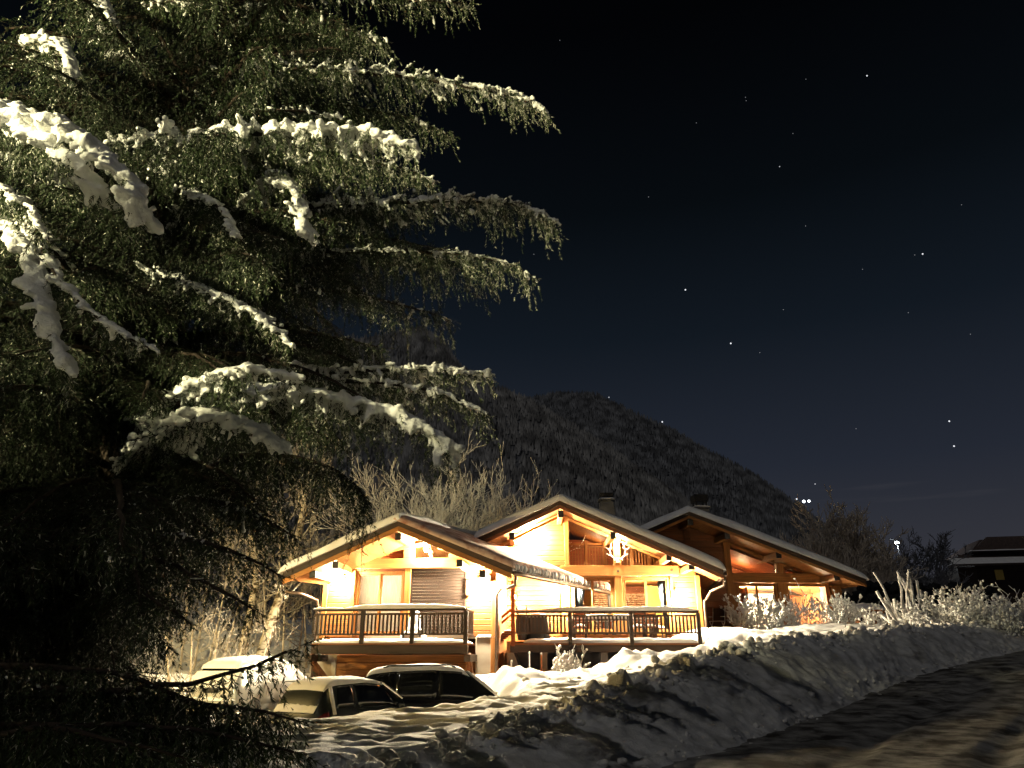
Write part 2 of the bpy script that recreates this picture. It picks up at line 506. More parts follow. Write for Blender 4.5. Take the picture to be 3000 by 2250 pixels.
def inside(x, y, poly):
    r = np.zeros(x.shape, bool); n = len(poly)
    for i in range(n):
        a, b = poly[i], poly[(i + 1) % n]
        c = ((a[1] > y) != (b[1] > y)) & (x < (b[0] - a[0]) * (y - a[1]) / (b[1] - a[1] + 1e-12) + a[0])
        r ^= c
    return r

def side_of(x, y, line):
    """signed distance to an open polyline, positive on its right (the road side)"""
    best = np.full(x.shape, 1e9); sg = np.zeros(x.shape)
    for i in range(len(line) - 1):
        a, b = line[i, :2], line[i + 1, :2]
        d = b - a; t = np.clip(((x - a[0]) * d[0] + (y - a[1]) * d[1]) / (d @ d), 0, 1)
        q = np.hypot(x - a[0] - t * d[0], y - a[1] - t * d[1])
        s = (x - a[0]) * d[1] - (y - a[1]) * d[0]
        m = q < best
        best = np.where(m, q, best); sg = np.where(m, np.sign(s), sg)
    return best * sg

def gz(x, y):
    """height of the snow field without its fine relief"""
    x = np.atleast_1d(np.asarray(x, float)); y = np.atleast_1d(np.asarray(y, float))
    num = np.zeros(x.shape); den = np.zeros(x.shape)
    for cx, cy, cz in CTRL:
        d2 = (x - cx) ** 2 + (y - cy) ** 2
        w = 1 / (d2 + .6) ** 1.7
        num += w * cz; den += w
    z = num / den
    sd = polydist(x, y, PARK) * np.where(inside(x, y, PARK), 1, -1)
    k = smooth01((sd + .3) / 1.6)
    z = z * (1 - k) + (-.35) * k
    rs = side_of(x, y, CREST)
    k = smooth01((rs + .2) / .9)
    z = z * (1 - k) + (zroad(x, y) - .35) * k
    return z

def axis_pts(segs):
    out = []
    for a, b, n in segs: out += list(np.linspace(a, b, n, endpoint=False))
    return np.array(out + [segs[-1][1]])
gx = axis_pts([(-900, -120, 14), (-120, -30, 24), (-30, -11, 40), (-11, 11, 215), (11, 24, 70), (24, 60, 50), (60, 160, 24), (160, 900, 14)])
gy = axis_pts([(-60, 4, 30), (4, 8, 50), (8, 22, 185), (22, 32, 75), (32, 60, 50), (60, 160, 30), (160, 900, 24)])
GX, GY = np.meshgrid(gx, gy, indexing='ij')
X, Y = GX.ravel(), GY.ravel()
Z = gz(X, Y)
p3 = np.stack([X, Y, np.zeros_like(X)], 1)
near = smooth01((60 - np.hypot(X, Y - 15)) / 30)
wv = p3 * np.array([.55, 1.5, 1]) + .35 * fbm(p3 * .6, 2, 5)[:, None]
rel = .13 * (1 - np.abs(fbm(wv * 1.3, 3, 3)) * 2.4) + .05 * fbm(p3 * 2.8, 3, 7) + .018 * fbm(p3 * 9, 2, 8)
# trodden hollows and boot prints across the field
pr = worley(p3 * np.array([1.35, 1.7, 1]), 21)
rel -= .10 * smooth01((.30 - pr) / .22)
inpark = smooth01(polydist(X, Y, PARK) * np.where(inside(X, Y, PARK), 1, -1) / .6)
rel = rel * (1 - .65 * inpark)
mound = worley(p3 * 1.1, 44)
# the shovelled heap below the middle chalet's terrace
for mx, my, mr, mh in [(3.3, 23.4, .8, .42), (4.4, 23.2, .9, .22), (.6, 23.0, 1.0, .25), (1.8, 23.4, 1.0, .15), (5.6, 23.3, 1.0, .25), (-.4, 22.6, .8, .25), (7.0, 22.6, 1.2, .15)]:
    q = np.exp(-((X - mx) ** 2 + (Y - my) ** 2) / mr ** 2)
    Z += mh * q * (1 + .6 * (.5 - worley(p3 * 2.6, 52)))
Z = Z + rel * near
lay = np.arange(len(X)).reshape(GX.shape)
quad = np.stack([lay[:-1, :-1], lay[1:, :-1], lay[1:, 1:], lay[:-1, 1:]], -1).reshape(-1, 4)
tag(mesh_np('snow_field', np.stack([X, Y, Z], 1), quad, M['snow'], smooth=True), kind='structure')

def resample(poly, n):
    d = np.concatenate([[0], np.cumsum(np.linalg.norm(np.diff(poly[:, :2], axis=0), axis=1))])
    s = np.linspace(0, d[-1], n)
    pad = 3
    out = np.stack([np.interp(s, d, poly[:, k]) for k in range(3)], 1)
    for _ in range(pad * 3):
        out[1:-1] = (out[:-2] + out[2:] + 2 * out[1:-1]) / 4
    return out

# bank: profile lofted along crest and foot, cut where it stays in view
m0, m1 = 1, 15
NR = 640
tt = np.linspace(0, 1, NR) ** 1.0
cidx = np.concatenate([np.linspace(1, 4, 60, endpoint=False), np.linspace(4, 12, 520, endpoint=False), np.linspace(12, 14.9, 60)])
def along(poly, idx):
    k = np.arange(len(poly))
    out = np.stack([np.interp(idx, k, poly[:, c]) for c in range(3)], 1)
    for _ in range(60): out[1:-1] = (out[:-2] + out[2:] + 2 * out[1:-1]) / 4
    return out
Cr, Fo = along(CREST, cidx), along(FOOT, cidx)
dv = Fo[:, :2] - Cr[:, :2]; wd = np.linalg.norm(dv, axis=1, keepdims=True); dv /= wd
wob = .18 * fbm(np.stack([cidx * 2.1, cidx * 0, cidx * 0], 1), 3, 2)
Cr[:, 2] += wob * .45
prof = []
A = Cr.copy(); A[:, :2] -= dv * 1.5; A[:, 2] = gz(A[:, 0], A[:, 1]) - .12
def mixp(f, zf): # f = fraction from crest to foot horizontally, zf = fraction of height
    q = Cr.copy(); q[:, :2] = Cr[:, :2] + dv * wd * f; q[:, 2] = Fo[:, 2] + (Cr[:, 2] - Fo[:, 2]) * zf
    return q
B = Cr.copy(); B[:, :2] -= dv * .55; B[:, 2] = Cr[:, 2] * .72 + .28 * (A[:, 2] + .1)
E = Fo.copy(); E[:, :2] += dv * .8; E[:, 2] -= .15
prof = np.stack([A, B, Cr, mixp(.22, .95), mixp(.48, .74), mixp(.74, .38), mixp(.92, .10), Fo, E], 1)
pk = np.arange(prof.shape[1])
vt = np.concatenate([np.linspace(0, 2, 22, endpoint=False), np.linspace(2, 7, 56, endpoint=False), np.linspace(7, 8, 8)])
NM = len(vt)
G = np.stack([np.stack([np.interp(vt, pk, prof[i, :, c]) for c in range(3)], 1) for i in range(NR)])
for _ in range(8): G[:, 1:-1] = (G[:, :-2] + G[:, 2:] + 2 * G[:, 1:-1]) / 4
du = np.gradient(G, axis=0); dvv = np.gradient(G, axis=1)
nrm = np.cross(dvv, du); nrm /= np.maximum(np.linalg.norm(nrm, axis=2, keepdims=True), 1e-9)
nrm *= np.sign(nrm[:, :, 2:3].mean())
gp = G.reshape(-1, 3)
crestw = np.exp(-((vt - 2.0) / 1.0) ** 2)[None, :] * np.ones((NR, 1)); crestw = crestw.ravel()
facew = (smooth01((vt - 2.2) / .6) * smooth01((7.2 - vt) / .8))[None, :] * np.ones((NR, 1)); facew = facew.ravel()
edge = smooth01(np.minimum(vt, 8 - vt) / 1.0)[None, :] * np.ones((NR, 1)); edge = edge.ravel()
cl1 = np.clip(.62 - worley(gp * 2.4 + .3 * fbm(gp * 2, 2, 1)[:, None], 5), 0, 1)
cl2 = np.clip(.60 - worley(gp * 5.5, 6), 0, 1)
patch = smooth01(.5 + 1.3 * fbm(gp * .8, 2, 77))
disp = crestw * (.48 * cl1 * patch + .20 * cl2) + facew * (.13 * fbm(gp * 1.3, 4, 12) + .14 * cl2 * patch + .03 * fbm(gp * np.array([7, 7, 1.2]), 3, 15)) + .022 * fbm(gp * 9, 3, 14) + (1 - crestw) * (1 - facew) * .05 * fbm(gp * 2.2, 3, 18)
gp = gp + nrm.reshape(-1, 3) * (disp * (.25 + .75 * edge))[:, None]
lay = np.arange(NR * NM).reshape(NR, NM)
quad = np.stack([lay[:-1, :-1], lay[:-1, 1:], lay[1:, 1:], lay[1:, :-1]], -1).reshape(-1, 4)
tag(mesh_np('snow_bank', gp, quad, M['snow_bank'], smooth=True), kind='structure')
BANK = gp.reshape(NR, NM, 3)

# loose clods thrown up by the plough
cc, rr = [], []
for _ in range(900):
    i = rng.integers(40, NR - 40); j = int(np.clip(rng.normal(27, 9), 6, NM - 8))
    if rng.random() < .25: j = int(rng.integers(60, NM - 5))
    q = BANK[i, j] + rng.normal(0, .03, 3)
    r = .018 + .075 * rng.random() ** 3.2
    if j > 44: r *= .6
    cc.append(q + np.array([0, 0, r * .1])); rr.append([r * rng.uniform(.8, 1.35), r * rng.uniform(.8, 1.3), r * rng.uniform(.7, 1.05)])
for x0, y0, sx, sy, n in [(0.2, 22.6, 1.0, .6, 70), (2.6, 23.5, 1.6, .5, 50), (6.2, 23.2, 1.8, .8, 60)]:
    for _ in range(n):
        x, y = rng.normal(x0, sx), rng.normal(y0, sy); r = .05 + .10 * rng.random() ** 2
        cc.append((x, y, gz(x, y)[0] + .12)); rr.append([r, r * 1.1, r * .8])
V, F = blobs(np.array(cc), np.array(rr), ico=ICO2, rough=.16, seed=3)
# squarer slabs broken off by the blade
c2_, r2_ = [], []
for _ in range(90):
    i = rng.integers(190, NR - 60); j = int(np.clip(rng.normal(26, 8), 8, 50)); r = rng.uniform(.035, .085)
    c2_.append(BANK[i, j] + np.array([0, 0, r * .1])); r2_.append([r * rng.uniform(.8, 1.5), r * rng.uniform(.7, 1.3), r * rng.uniform(.5, .9)])
U0 = ICO2[0].copy(); U0 = np.sign(U0) * np.abs(U0) ** .5
V2, F2 = blobs(np.array(c2_), np.array(r2_), ico=(U0, ICO2[1]), rough=.07, seed=5)
m_ = len(U0); V2 = V2.reshape(-1, m_, 3)
for q in range(len(V2)):
    ax_ = rng.normal(0, 1, 3); ax_ /= np.linalg.norm(ax_); Rm = np.array(Matrix.Rotation(rng.uniform(0, 3), 3, Vector(ax_)))
    V2[q] = (V2[q] - c2_[q]) @ Rm.T + c2_[q]
F = np.concatenate([F, F2 + len(V)]); V = np.concatenate([V, V2.reshape(-1, 3)])
V = V + .03 * np.stack([fbm(V * 11, 3, 61), fbm(V * 11, 3, 62), fbm(V * 11, 3, 63)], 1)
tag(mesh_np('snow_clods', V, F, M['snow_clod'], smooth=True), label='loose snow clods thrown up along the ploughed bank', cat='snow clods', kind='stuff')

# road: packed snow with ruts
Fs = along(FOOT, np.concatenate([np.linspace(.3, 4, 60, endpoint=False), np.linspace(4, 12, 260, endpoint=False), np.linspace(12, 14.9, 40)]))
tg = np.gradient(Fs[:, :2], axis=0); tg /= np.linalg.norm(tg, axis=1, keepdims=True)
rt = np.stack([tg[:, 1], -tg[:, 0]], 1)
off = np.concatenate([np.linspace(-.5, 7, 110, endpoint=False), np.linspace(7, 13, 24)])
RP = np.zeros((len(Fs), len(off), 3))
RP[:, :, :2] = Fs[:, None, :2] + rt[:, None] * off[None, :, None]
RP[:, :, 2] = zroad(RP[:, :, 0], RP[:, :, 1])
q = RP.reshape(-1, 3)
alongd = np.repeat(np.arange(len(Fs)) * .07, len(off)); offd = np.tile(off, len(Fs))
sp = np.stack([alongd * .5, offd * 2.2, alongd * 0], 1)
q[:, 2] += .022 * fbm(sp, 4, 30) + 0.016 * fbm(np.stack([alongd * .9, offd * 7, alongd * 0], 1), 3, 33) + .012 * fbm(q * np.array([5, 5, 0]), 3, 31) - .06 * np.exp(-((offd - 1.6) / .22) ** 2) - .06 * np.exp(-((offd - 3.2) / .22) ** 2) - .045 * np.exp(-((offd - 4.6) / .2) ** 2)
lay = np.arange(len(q)).reshape(RP.shape[:2])
quad = np.stack([lay[:-1, :-1], lay[:-1, 1:], lay[1:, 1:], lay[1:, :-1]], -1).reshape(-1, 4)[:, ::-1]
tag(mesh_np('road', q, quad, M['road'], smooth=True), kind='structure')

# ------------------------------------------------------------------ mountain
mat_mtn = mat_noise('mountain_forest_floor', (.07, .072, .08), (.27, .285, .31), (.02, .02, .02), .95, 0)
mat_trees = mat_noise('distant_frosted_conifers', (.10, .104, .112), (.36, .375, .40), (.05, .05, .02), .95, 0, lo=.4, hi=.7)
mat_trees_near = mat_noise('near_frosted_conifers', (.17, .168, .165), (.52, .515, .50), (.05, .05, .02), .95, 0, lo=.4, hi=.7)  # paler than the far ridge, painting in the brighter light on the shoulder
def ridge(pts, Ybase, Yfoot, nu, nv, seed, rib):
    """pts: (px,py,Y) along the crest; a slope falls from it towards the valley"""
    C = np.array([P(*p) for p in pts])
    k = np.linspace(0, len(C) - 1, nu)
    Cc = np.stack([np.interp(k, np.arange(len(C)), C[:, c]) for c in range(3)], 1)
    for _ in range(4): Cc[1:-1] = (Cc[:-2] + Cc[2:] + 2 * Cc[1:-1]) / 4
    v = np.linspace(-.15, 1, nv)
    g = np.zeros((nu, nv, 3))
    for j, t in enumerate(v):
        if t < 0:
            g[:, j] = Cc + np.array([0, 1, 0]) * (-t * 900)[()] if False else Cc
            g[:, j, 1] += -t * 1500; g[:, j, 2] += t * 1400
        else:
            g[:, j, 0] = Cc[:, 0] * ((Cc[:, 1] * (1 - t) + Yfoot * t) / Cc[:, 1]) ** .92
            g[:, j, 1] = Cc[:, 1] * (1 - t) + Yfoot * t
            g[:, j, 2] = Cc[:, 2] * (1 - t) ** 1.15 + 2 * t
    q = g.reshape(-1, 3)
    amp = np.repeat((smooth01((v - .02) / .4) * smooth01((1 - v) / .3))[None], nu, 0).ravel()
    n = .75 - 2.2 * np.abs(fbm(q * np.array([1 / (rib * 1.6), 1 / (rib * 5), 0]) + np.array([.004, 0, .004]) * q[:, 2:3], 3, seed)) + .5 * fbm(q * np.array([1 / rib, 1 / (rib * 3), 1 / (rib * 2)]) * 2, 3, seed + 4)
    amp = amp * np.repeat(np.clip(Cc[:, 2] / 420, .05, 1), nv)
    q[:, 2] += amp * n * rib * .55
    q[:, 1] += amp * n * rib * .6
    lay = np.arange(nu * nv).reshape(nu, nv)
    quad = np.stack([lay[:-1, :-1], lay[:-1, 1:], lay[1:, 1:], lay[1:, :-1]], -1).reshape(-1, 4)
    return q.reshape(nu, nv, 3), quad
RA = [(300, 1120, 1150), (900, 1010, 1120), (1180, 975, 1100), (1232, 965, 1090), (1262, 985, 1090), (1300, 1008, 1080), (1322, 1040, 1070), (1345, 1078, 1060), (1441, 1130, 1050), (1553, 1180, 1040), (1653, 1238, 1040), (1770, 1308, 1040), (1888, 1392, 1050), (1976, 1450, 1060), (2100, 1530, 1070), (2250, 1620, 1080)]
RB = [(1300, 1180, 1900), (1500, 1178, 1880), (1560, 1170, 1860), (1630, 1156, 1830), (1690, 1158, 1800), (1747, 1158, 1780), (1775, 1180, 1750), (1811, 1190, 1720), (1888, 1229, 1680), (1976, 1267, 1650), (2064, 1323, 1600), (2182, 1380, 1560), (2270, 1438, 1520), (2358, 1503, 1480), (2470, 1585, 1450), (2640, 1680, 1420), (2900, 1760, 1400)]
gA, qA = ridge(RA, 0, 620, 150, 70, 90, 55)
gB, qB = ridge(RB, 0, 900, 160, 70, 95, 95)
def scatter_forest(g, n, seed, h0, h1, vmin=0):
    r = np.random.default_rng(seed)
    nu, nv = g.shape[:2]
    u = r.random(n) * (nu - 1.01); v = vmin + r.random(n) ** 1.0 * (nv - 1.01 - vmin)
    i, j = u.astype(int), v.astype(int); a, b = (u - i)[:, None], (v - j)[:, None]
    base = g[i, j] * (1 - a) * (1 - b) + g[i + 1, j] * a * (1 - b) + g[i, j + 1] * (1 - a) * b + g[i + 1, j + 1] * a * b
    h = r.uniform(h0, h1, n); w = h * r.uniform(.15, .24, n)
    k = 4
    ang = 2 * np.pi * np.arange(k) / k
    ring = np.stack([np.cos(ang), np.sin(ang), np.zeros(k)], 1)
    jit = 1 + .35 * (r.random((n, k, 1)) - .5)
    lo = base[:, None] + ring[None] * w[:, None, None] * jit + np.array([0, 0, 1.]) * (h * .06)[:, None, None]
    tip = base + np.stack([r.normal(0, .03, n) * h, r.normal(0, .03, n) * h, h], 1)
    V = np.concatenate([lo, tip[:, None]], 1)
    f = np.array([[q, (q + 1) % k, k] for q in range(k)])
    F = f[None] + (np.arange(n) * (k + 1))[:, None, None]
    return V.reshape(-1, 3), F.reshape(-1, 3)
for g, q, n, sd, h0, h1, nm in [(gA, qA, 30000, 5, 6, 13, 'mountain'), (gB, qB, 32000, 6, 8, 17, 'mountain')]:
    tag(mesh_np(nm, g.reshape(-1, 3), q, mat_mtn, smooth=True), kind='structure')
    V, F = scatter_forest(g, n, sd, h0, h1, 9)
    V2, F2 = scatter_forest(g[:, 9:15], 3000, sd + 9, h0, h1)
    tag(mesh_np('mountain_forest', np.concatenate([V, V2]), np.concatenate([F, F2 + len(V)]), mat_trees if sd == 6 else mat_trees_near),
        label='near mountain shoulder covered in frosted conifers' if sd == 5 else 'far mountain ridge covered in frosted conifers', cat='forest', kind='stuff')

# ------------------------------------------------------------------ stars and far lights
star_m = [emit('star_glow', (.92, .95, 1), s) for s in (.22, .5, 1.1)]
STARS = [(2540, 222, 2), (2284, 488, 1), (2008, 849, 2), (2141, 1006, 2), (2703, 744, 2), (2360, 662, 0), (2527, 789, 0), (2186, 295, 0), (2323, 391, 0), (2040, 360, 0), (2817, 600, 0), (2295, 907, 0), (2843, 979, 0),
         (2781, 1234, 2), (2795, 1307, 2), (1784, 1164, 1), (1940, 1236, 2), (2388, 1418, 1), (2680, 747, 0), (2661, 916, 0), (2508, 1256, 0), (2226, 1033, 0), (2361, 232, 0), (2184, 285, 0), (1900, 577, 0), (1564, 745, 0), (1640, 118, 0)]
STAR_LABEL = {(2540, 222): 'topmost bright star, high in the clear sky', (2008, 849): 'bright star midway between spruce tips and right edge', (2141, 1006): 'bright star just above and right of the middle of the sky', (2703, 744): 'bright star with a faint companion at its left', (2781, 1234): 'upper star of the low pair over the far right hillside', (2795, 1307): 'lower star of the low pair over the far right hillside', (1940, 1236): 'white star right on the slope line of the mountain', (2284, 488): 'dim star well below the topmost bright star', (1784, 1164): 'small star touching the mountain summit', (2388, 1418): 'small star close above the pair of mountainside lights'}
proto = {}
for px, py, k in STARS:
    p = P(px, py, 6000.0)
    if k not in proto:
        V0, F0 = ICO1
        proto[k] = mesh_np('star', V0 * (4.0 + 1.7 * k), F0, star_m[k])
        o = proto[k]
    else:
        o = proto[k].copy(); COL.objects.link(o)
    o.location = p
    tag(o, STAR_LABEL.get((px, py), 'faint tiny star in the dark night sky'), 'star', 'stars in the night sky')
# ------------------------------------------------------------------ chalets
class Facade:
    """local frame of a house front: x along the wall, y into the depth, z up from the eye level of the picture"""
    def __init__(s, px, D, yaw):
        o = P(px, 1930, D)
        s.O = np.array([o[0], o[1], 0.0]); s.yaw = yaw
        s.ex = np.array([math.cos(yaw), math.sin(yaw), 0]); s.ey = np.array([-math.sin(yaw), math.cos(yaw), 0])
    def __call__(s, px, py, off=0.0):
        d = ray(px, py); o = s.O + s.ey * off - EYE
        t = (o @ s.ey) / (d @ s.ey)
        p = EYE + d * t - s.O
        return float(p @ s.ex), float(p[2])
    def x(s, px, py, off=0.0): return s(px, py, off)[0]
    def z(s, px, py, off=0.0): return s(px, py, off)[1]

def clip_x(poly, z):
    xs = []
    n = len(poly)
    for i in range(n):
        (x0, z0), (x1, z1) = poly[i], poly[(i + 1) % n]
        if (z0 - z) * (z1 - z) < 0 or (z0 == z) != (z1 == z):
            if z0 != z1: xs.append(x0 + (x1 - x0) * (z - z0) / (z1 - z0))
    return (min(xs), max(xs)) if len(xs) >= 2 else None

def plank_wall(parent, poly, y=0.0, course=.2, mat=None, thick=.045, name='wall', back=None):
    """a wall of horizontal boards: the wall behind, each board an object of its own in front"""
    mat = mat or M['board']
    w = MB().prism(poly, y + thick, y + thick + .14).build(name, back or M['dark_wood'], parent)
    zs = [p[1] for p in poly]; z0, z1 = min(zs), max(zs)
    n = max(1, round((z1 - z0) / course)); h = (z1 - z0) / n
    for i in range(n):
        a, b = z0 + i * h + .004, z0 + (i + 1) * h - .004
        ca, cb = clip_x(poly, a + .001), clip_x(poly, b - .001)
        if ca is None and cb is None: continue
        if cb is None: m = (ca[0] + ca[1]) / 2; cb = (m, m)
        if ca is None: m = (cb[0] + cb[1]) / 2; ca = (m, m)
        if max(ca[1] - ca[0], cb[1] - cb[0]) < .03: continue
        c = .014; zz = [a, a + c, b - c, b]; yy = [y + .012, y, y, y + .012]
        vs = []
        for k in range(4):
            f = (zz[k] - a) / (b - a)
            xl, xr = ca[0] * (1 - f) + cb[0] * f, ca[1] * (1 - f) + cb[1] * f
            vs += [(xl, yy[k], zz[k]), (xr, yy[k], zz[k])]
        vs += [(ca[0], y + thick, a), (ca[1], y + thick, a), (cb[0], y + thick, b), (cb[1], y + thick, b)]
        fs = [(0, 1, 3, 2), (2, 3, 5, 4), (4, 5, 7, 6), (8, 9, 1, 0), (6, 7, 11, 10), (0, 2, 4, 6, 10, 8), (1, 9, 11, 7, 5, 3)]
        MB().add(vs, fs).build('plank', mat, w)
    return w

def roof(ch, apex, left, right, y0, y1, k, ts, tb, tt, snow_seed, snow_T=None, left_ext=0, mat_trim=None, sn_amp=.03, right_mat=None):
    """two slopes; apex,left,right = (x,z) of the top of the roof deck in the plane of the front verge; k = sideways run of the ridge per metre of depth"""
    t = .14
    sh = lambda p: (p[0] - k * y0, p[1])        # points are given at y0; the shear starts there
    A, L, Rr = sh(apex), sh(left), sh(right)
    rf = MB()
    rf.prism([L, A, (A[0], A[1] - t), (L[0], L[1] - t)], y0 + .03, y1, k)
    rf.prism([A, Rr, (Rr[0], Rr[1] - t), (A[0], A[1] - t)], y0 + .03, y1, k)
    r = rf.build('roof', M['roof'], ch)
    so = MB()
    e = .02
    so.prism([(L[0] + .05, L[1] - t - e), (A[0], A[1] - t - e), (A[0], A[1] - t - e - .03), (L[0] + .05, L[1] - t - e - .03)], y0 + .06, y1 - .05, k)
    so.prism([(A[0], A[1] - t - e), (Rr[0] - .05, Rr[1] - t - e), (Rr[0] - .05, Rr[1] - t - e - .03), (A[0], A[1] - t - e - .03)], y0 + .06, y1 - .05, k)
    so.build('soffit', M['soffit'], ch)
    for a, b in ((L, A), (A, Rr)):
        dn = lambda d: [(a[0], a[1] - d[0]), (b[0], b[1] - d[0]), (b[0], b[1] - d[1]), (a[0], a[1] - d[1])]
        MB().prism([(a[0], a[1] + .015), (b[0], b[1] + .015), (b[0], b[1] - tb), (a[0], a[1] - tb)], y0 - .045, y0 + .03 - .003, 0).build('bargeboard', M['dark_wood'], ch, loc=(k * y0, 0, 0))
        MB().prism(dn((tb + .004, tb + tt)), y0 - .015, y0 + .055, 0).build('verge_board', mat_trim or M['honey'], ch, loc=(k * y0, 0, 0))
        MB().prism([(a[0], a[1] + .05), (b[0], b[1] + .05), (b[0], b[1] + .017), (a[0], a[1] + .017)], y0 - .075, y0 + .05, 0).build('drip_edge', M['metal'], ch, loc=(k * y0, 0, 0))
    def fn(a, b, dy=0.0):
        def f(u, v):
            y = y0 - .12 + (y1 - y0 + .12) * v
            x = a[0] + (b[0] - a[0]) * u + k * y
            z = a[1] + (b[1] - a[1]) * u + .052
            return np.stack([x, y, z], 1)
        return f
    TL, TR = snow_T or (ts, ts)
    over = .10
    L2 = (L[0] - over, L[1] - over * (A[1] - L[1]) / (A[0] - L[0])); R2 = (Rr[0] + over, Rr[1] - over * (A[1] - Rr[1]) / (Rr[0] - A[0]))
    A1 = (A[0] + .10, A[1]); A0 = (A[0] - .10, A[1])
    snow_cap('roof_snow', fn(L2, A1), TL, 110, 46, M['snow'], ch, amp=sn_amp, freq=1.6, seed=snow_seed, pw=34)
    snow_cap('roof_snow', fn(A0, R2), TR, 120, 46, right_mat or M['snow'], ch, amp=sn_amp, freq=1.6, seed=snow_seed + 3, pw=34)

def purlin(ch, x, z, ylo, yhi, w=.16, h=.2, cap=True):
    b = MB().box(x - w / 2, x + w / 2, ylo, yhi, z - h / 2, z + h / 2).build('purlin', M['honey'], ch, bevel=.012)
    if cap: MB().box(x - w / 2 - .015, x + w / 2 + .015, ylo - .03, ylo - .003, z - h / 2 - .015, z + h / 2 + .015).build('end_cap', M['black'], b)

def post(ch, x0, x1, z0, z1, y=-.04, d=.2, mat=None, name='post'):
    return MB().box(x0, x1, y - .02, y + d, z0, z1).build(name, mat or M['honey_v'], ch, bevel=.012)

def pane(parent, poly, y):
    return MB().prism(poly, y, y + .02).build('pane', M['glass'], parent)

def window(ch, x0, x1, z0, z1, y=0.0, leaves=2, fw=.08, mat=None):
    mat = mat or M['honey_v']
    fr = MB()
    fr.box(x0, x0 + fw, y - .01, y + .1, z0, z1).box(x1 - fw, x1, y - .01, y + .1, z0, z1)
    fr.box(x0 + fw, x1 - fw, y - .008, y + .098, z1 - fw, z1).box(x0 + fw, x1 - fw, y - .008, y + .098, z0, z0 + fw)
    w = fr.build('window', mat, ch, bevel=.008)
    iw = (x1 - x0 - 2 * fw) / leaves
    for i in range(leaves):
        a, b = x0 + fw + i * iw, x0 + fw + (i + 1) * iw
        s = .055; yy = y + .02 + .028 * (i % 2)
        MB().box(a, a + s, yy, yy + .045, z0 + fw, z1 - fw).box(b - s, b, yy, yy + .045, z0 + fw, z1 - fw).box(a + s, b - s, yy + .002, yy + .043, z1 - fw - s, z1 - fw).box(a + s, b - s, yy + .002, yy + .043, z0 + fw, z0 + fw + s).build('sash', mat, w, bevel=.006)
        pane(w, [(a + s, z0 + fw + s), (b - s, z0 + fw + s), (b - s, z1 - fw - s), (a + s, z1 - fw - s)], yy + .014)
    return w

def curtain(parent, x0, x1, z0, z1, y, mat, folds=14, gather=None, name='curtain'):
    """hanging cloth with folds; gather = (x at the foot left, right) draws it aside"""
    nu, nv = folds * 6 + 1, 14
    u = np.linspace(0, 1, nu); v = np.linspace(0, 1, nv)
    U, V = np.meshgrid(u, v, indexing='ij')
    g0, g1 = gather or (x0, x1)
    e = V ** 1.3
    xx = (x0 + (x1 - x0) * U) * (1 - e) + (g0 + (g1 - g0) * U) * e
    yy = y + .025 * np.sin(U * folds * 2 * np.pi) * (.6 + .4 * V)
    zz = z1 + (z0 - z1) * V + .01 * np.sin(U * 40) * V
    q = np.stack([xx, yy, zz], -1).reshape(-1, 3)
    lay = np.arange(nu * nv).reshape(nu, nv)
    f = np.stack([lay[:-1, :-1], lay[1:, :-1], lay[1:, 1:], lay[:-1, 1:]], -1).reshape(-1, 4)
    o = mesh_np(name, q, f, mat, parent, smooth=True)
    if mat is not M['curtain_white']:
        m = o.modifiers.new('thickness', 'SOLIDIFY'); m.thickness = .006
    return o

def railing(deck, x0, x1, y, zt, zb, posts, mat, matz, spacing=.13, w=.036, post_drop=.14, gap=.14, pw=.13, rail_h=.075, skip=None):
    """top rail, second rail, foot rail, posts and balusters, each its own piece of the balcony"""
    MB().box(x0 - .03, x1 + .03, y - .055, y + .055, zt - rail_h, zt).build('top_rail', mat, deck, bevel=.008)
    z2 = zt - gap
    MB().box(x0, x1, y - .03, y + .03, z2 - .06, z2).build('middle_rail', mat, deck, bevel=.006)
    MB().box(x0, x1, y - .03, y + .03, zb, zb + .06).build('bottom_rail', mat, deck, bevel=.006)
    for px_ in posts:
        MB().box(px_ - pw / 2, px_ + pw / 2, y - .085, y + .045, zb - post_drop, zt - rail_h - .002).build('post', matz, deck, bevel=.01)
    n = int((x1 - x0) / spacing)
    me = None
    for i in range(n + 1):
        xx = x0 + (x1 - x0) * i / n
        if any(abs(xx - p) < pw / 2 + w / 2 for p in posts): continue
        if me is None:
            b0 = MB().box(-w / 2, w / 2, -.02, .02, zb + .06, z2 - .06).build('baluster', matz, deck)
            b0.location = (xx, y, 0); me = b0
        else:
            dup(me, (xx, y, 0), deck)

def rail_snow(deck, x0, x1, y, z, T, seed, wid=.16, n=90, amp=.03):
    snow_cap('rail_snow', lambda u, v: np.stack([x0 + (x1 - x0) * u, y - wid / 2 + wid * v, np.full(u.shape, z)], 1), T, n, 9, M['snow'], deck, amp=amp, freq=3, seed=seed, pw=3, skirt=.01)

def wall_lamp(ch, x, z, y, watts, col=(1.0, .83, .54), light=True):
    l = MB().lathe([(.045, 0), (.05, .04), (.02, .06)], 12, (x, y + .03, z + .13)).build('wall_lamp', M['black'], ch, smooth=True)
    MB().lathe([(.0, -.1), (.05, -.075), (.075, -.01), (.06, .06), (.02, .1)], 14, (x, y, z)).build('globe', M['lamp'], l, smooth=True)
    MB().box(x - .02, x + .02, y + .02, y + .14, z + .10, z + .15).build('bracket', M['black'], l)
    if light: point_light('wall_lamp_light', (x, y - .13, z - .02), watts, col, .09, ch)

def gutter_pipe(ch, pts, r=.05, name='downpipe', mat=None):
    return MB().tube(pts, r, 8).build(name, mat or M['metal'], ch, smooth=True)

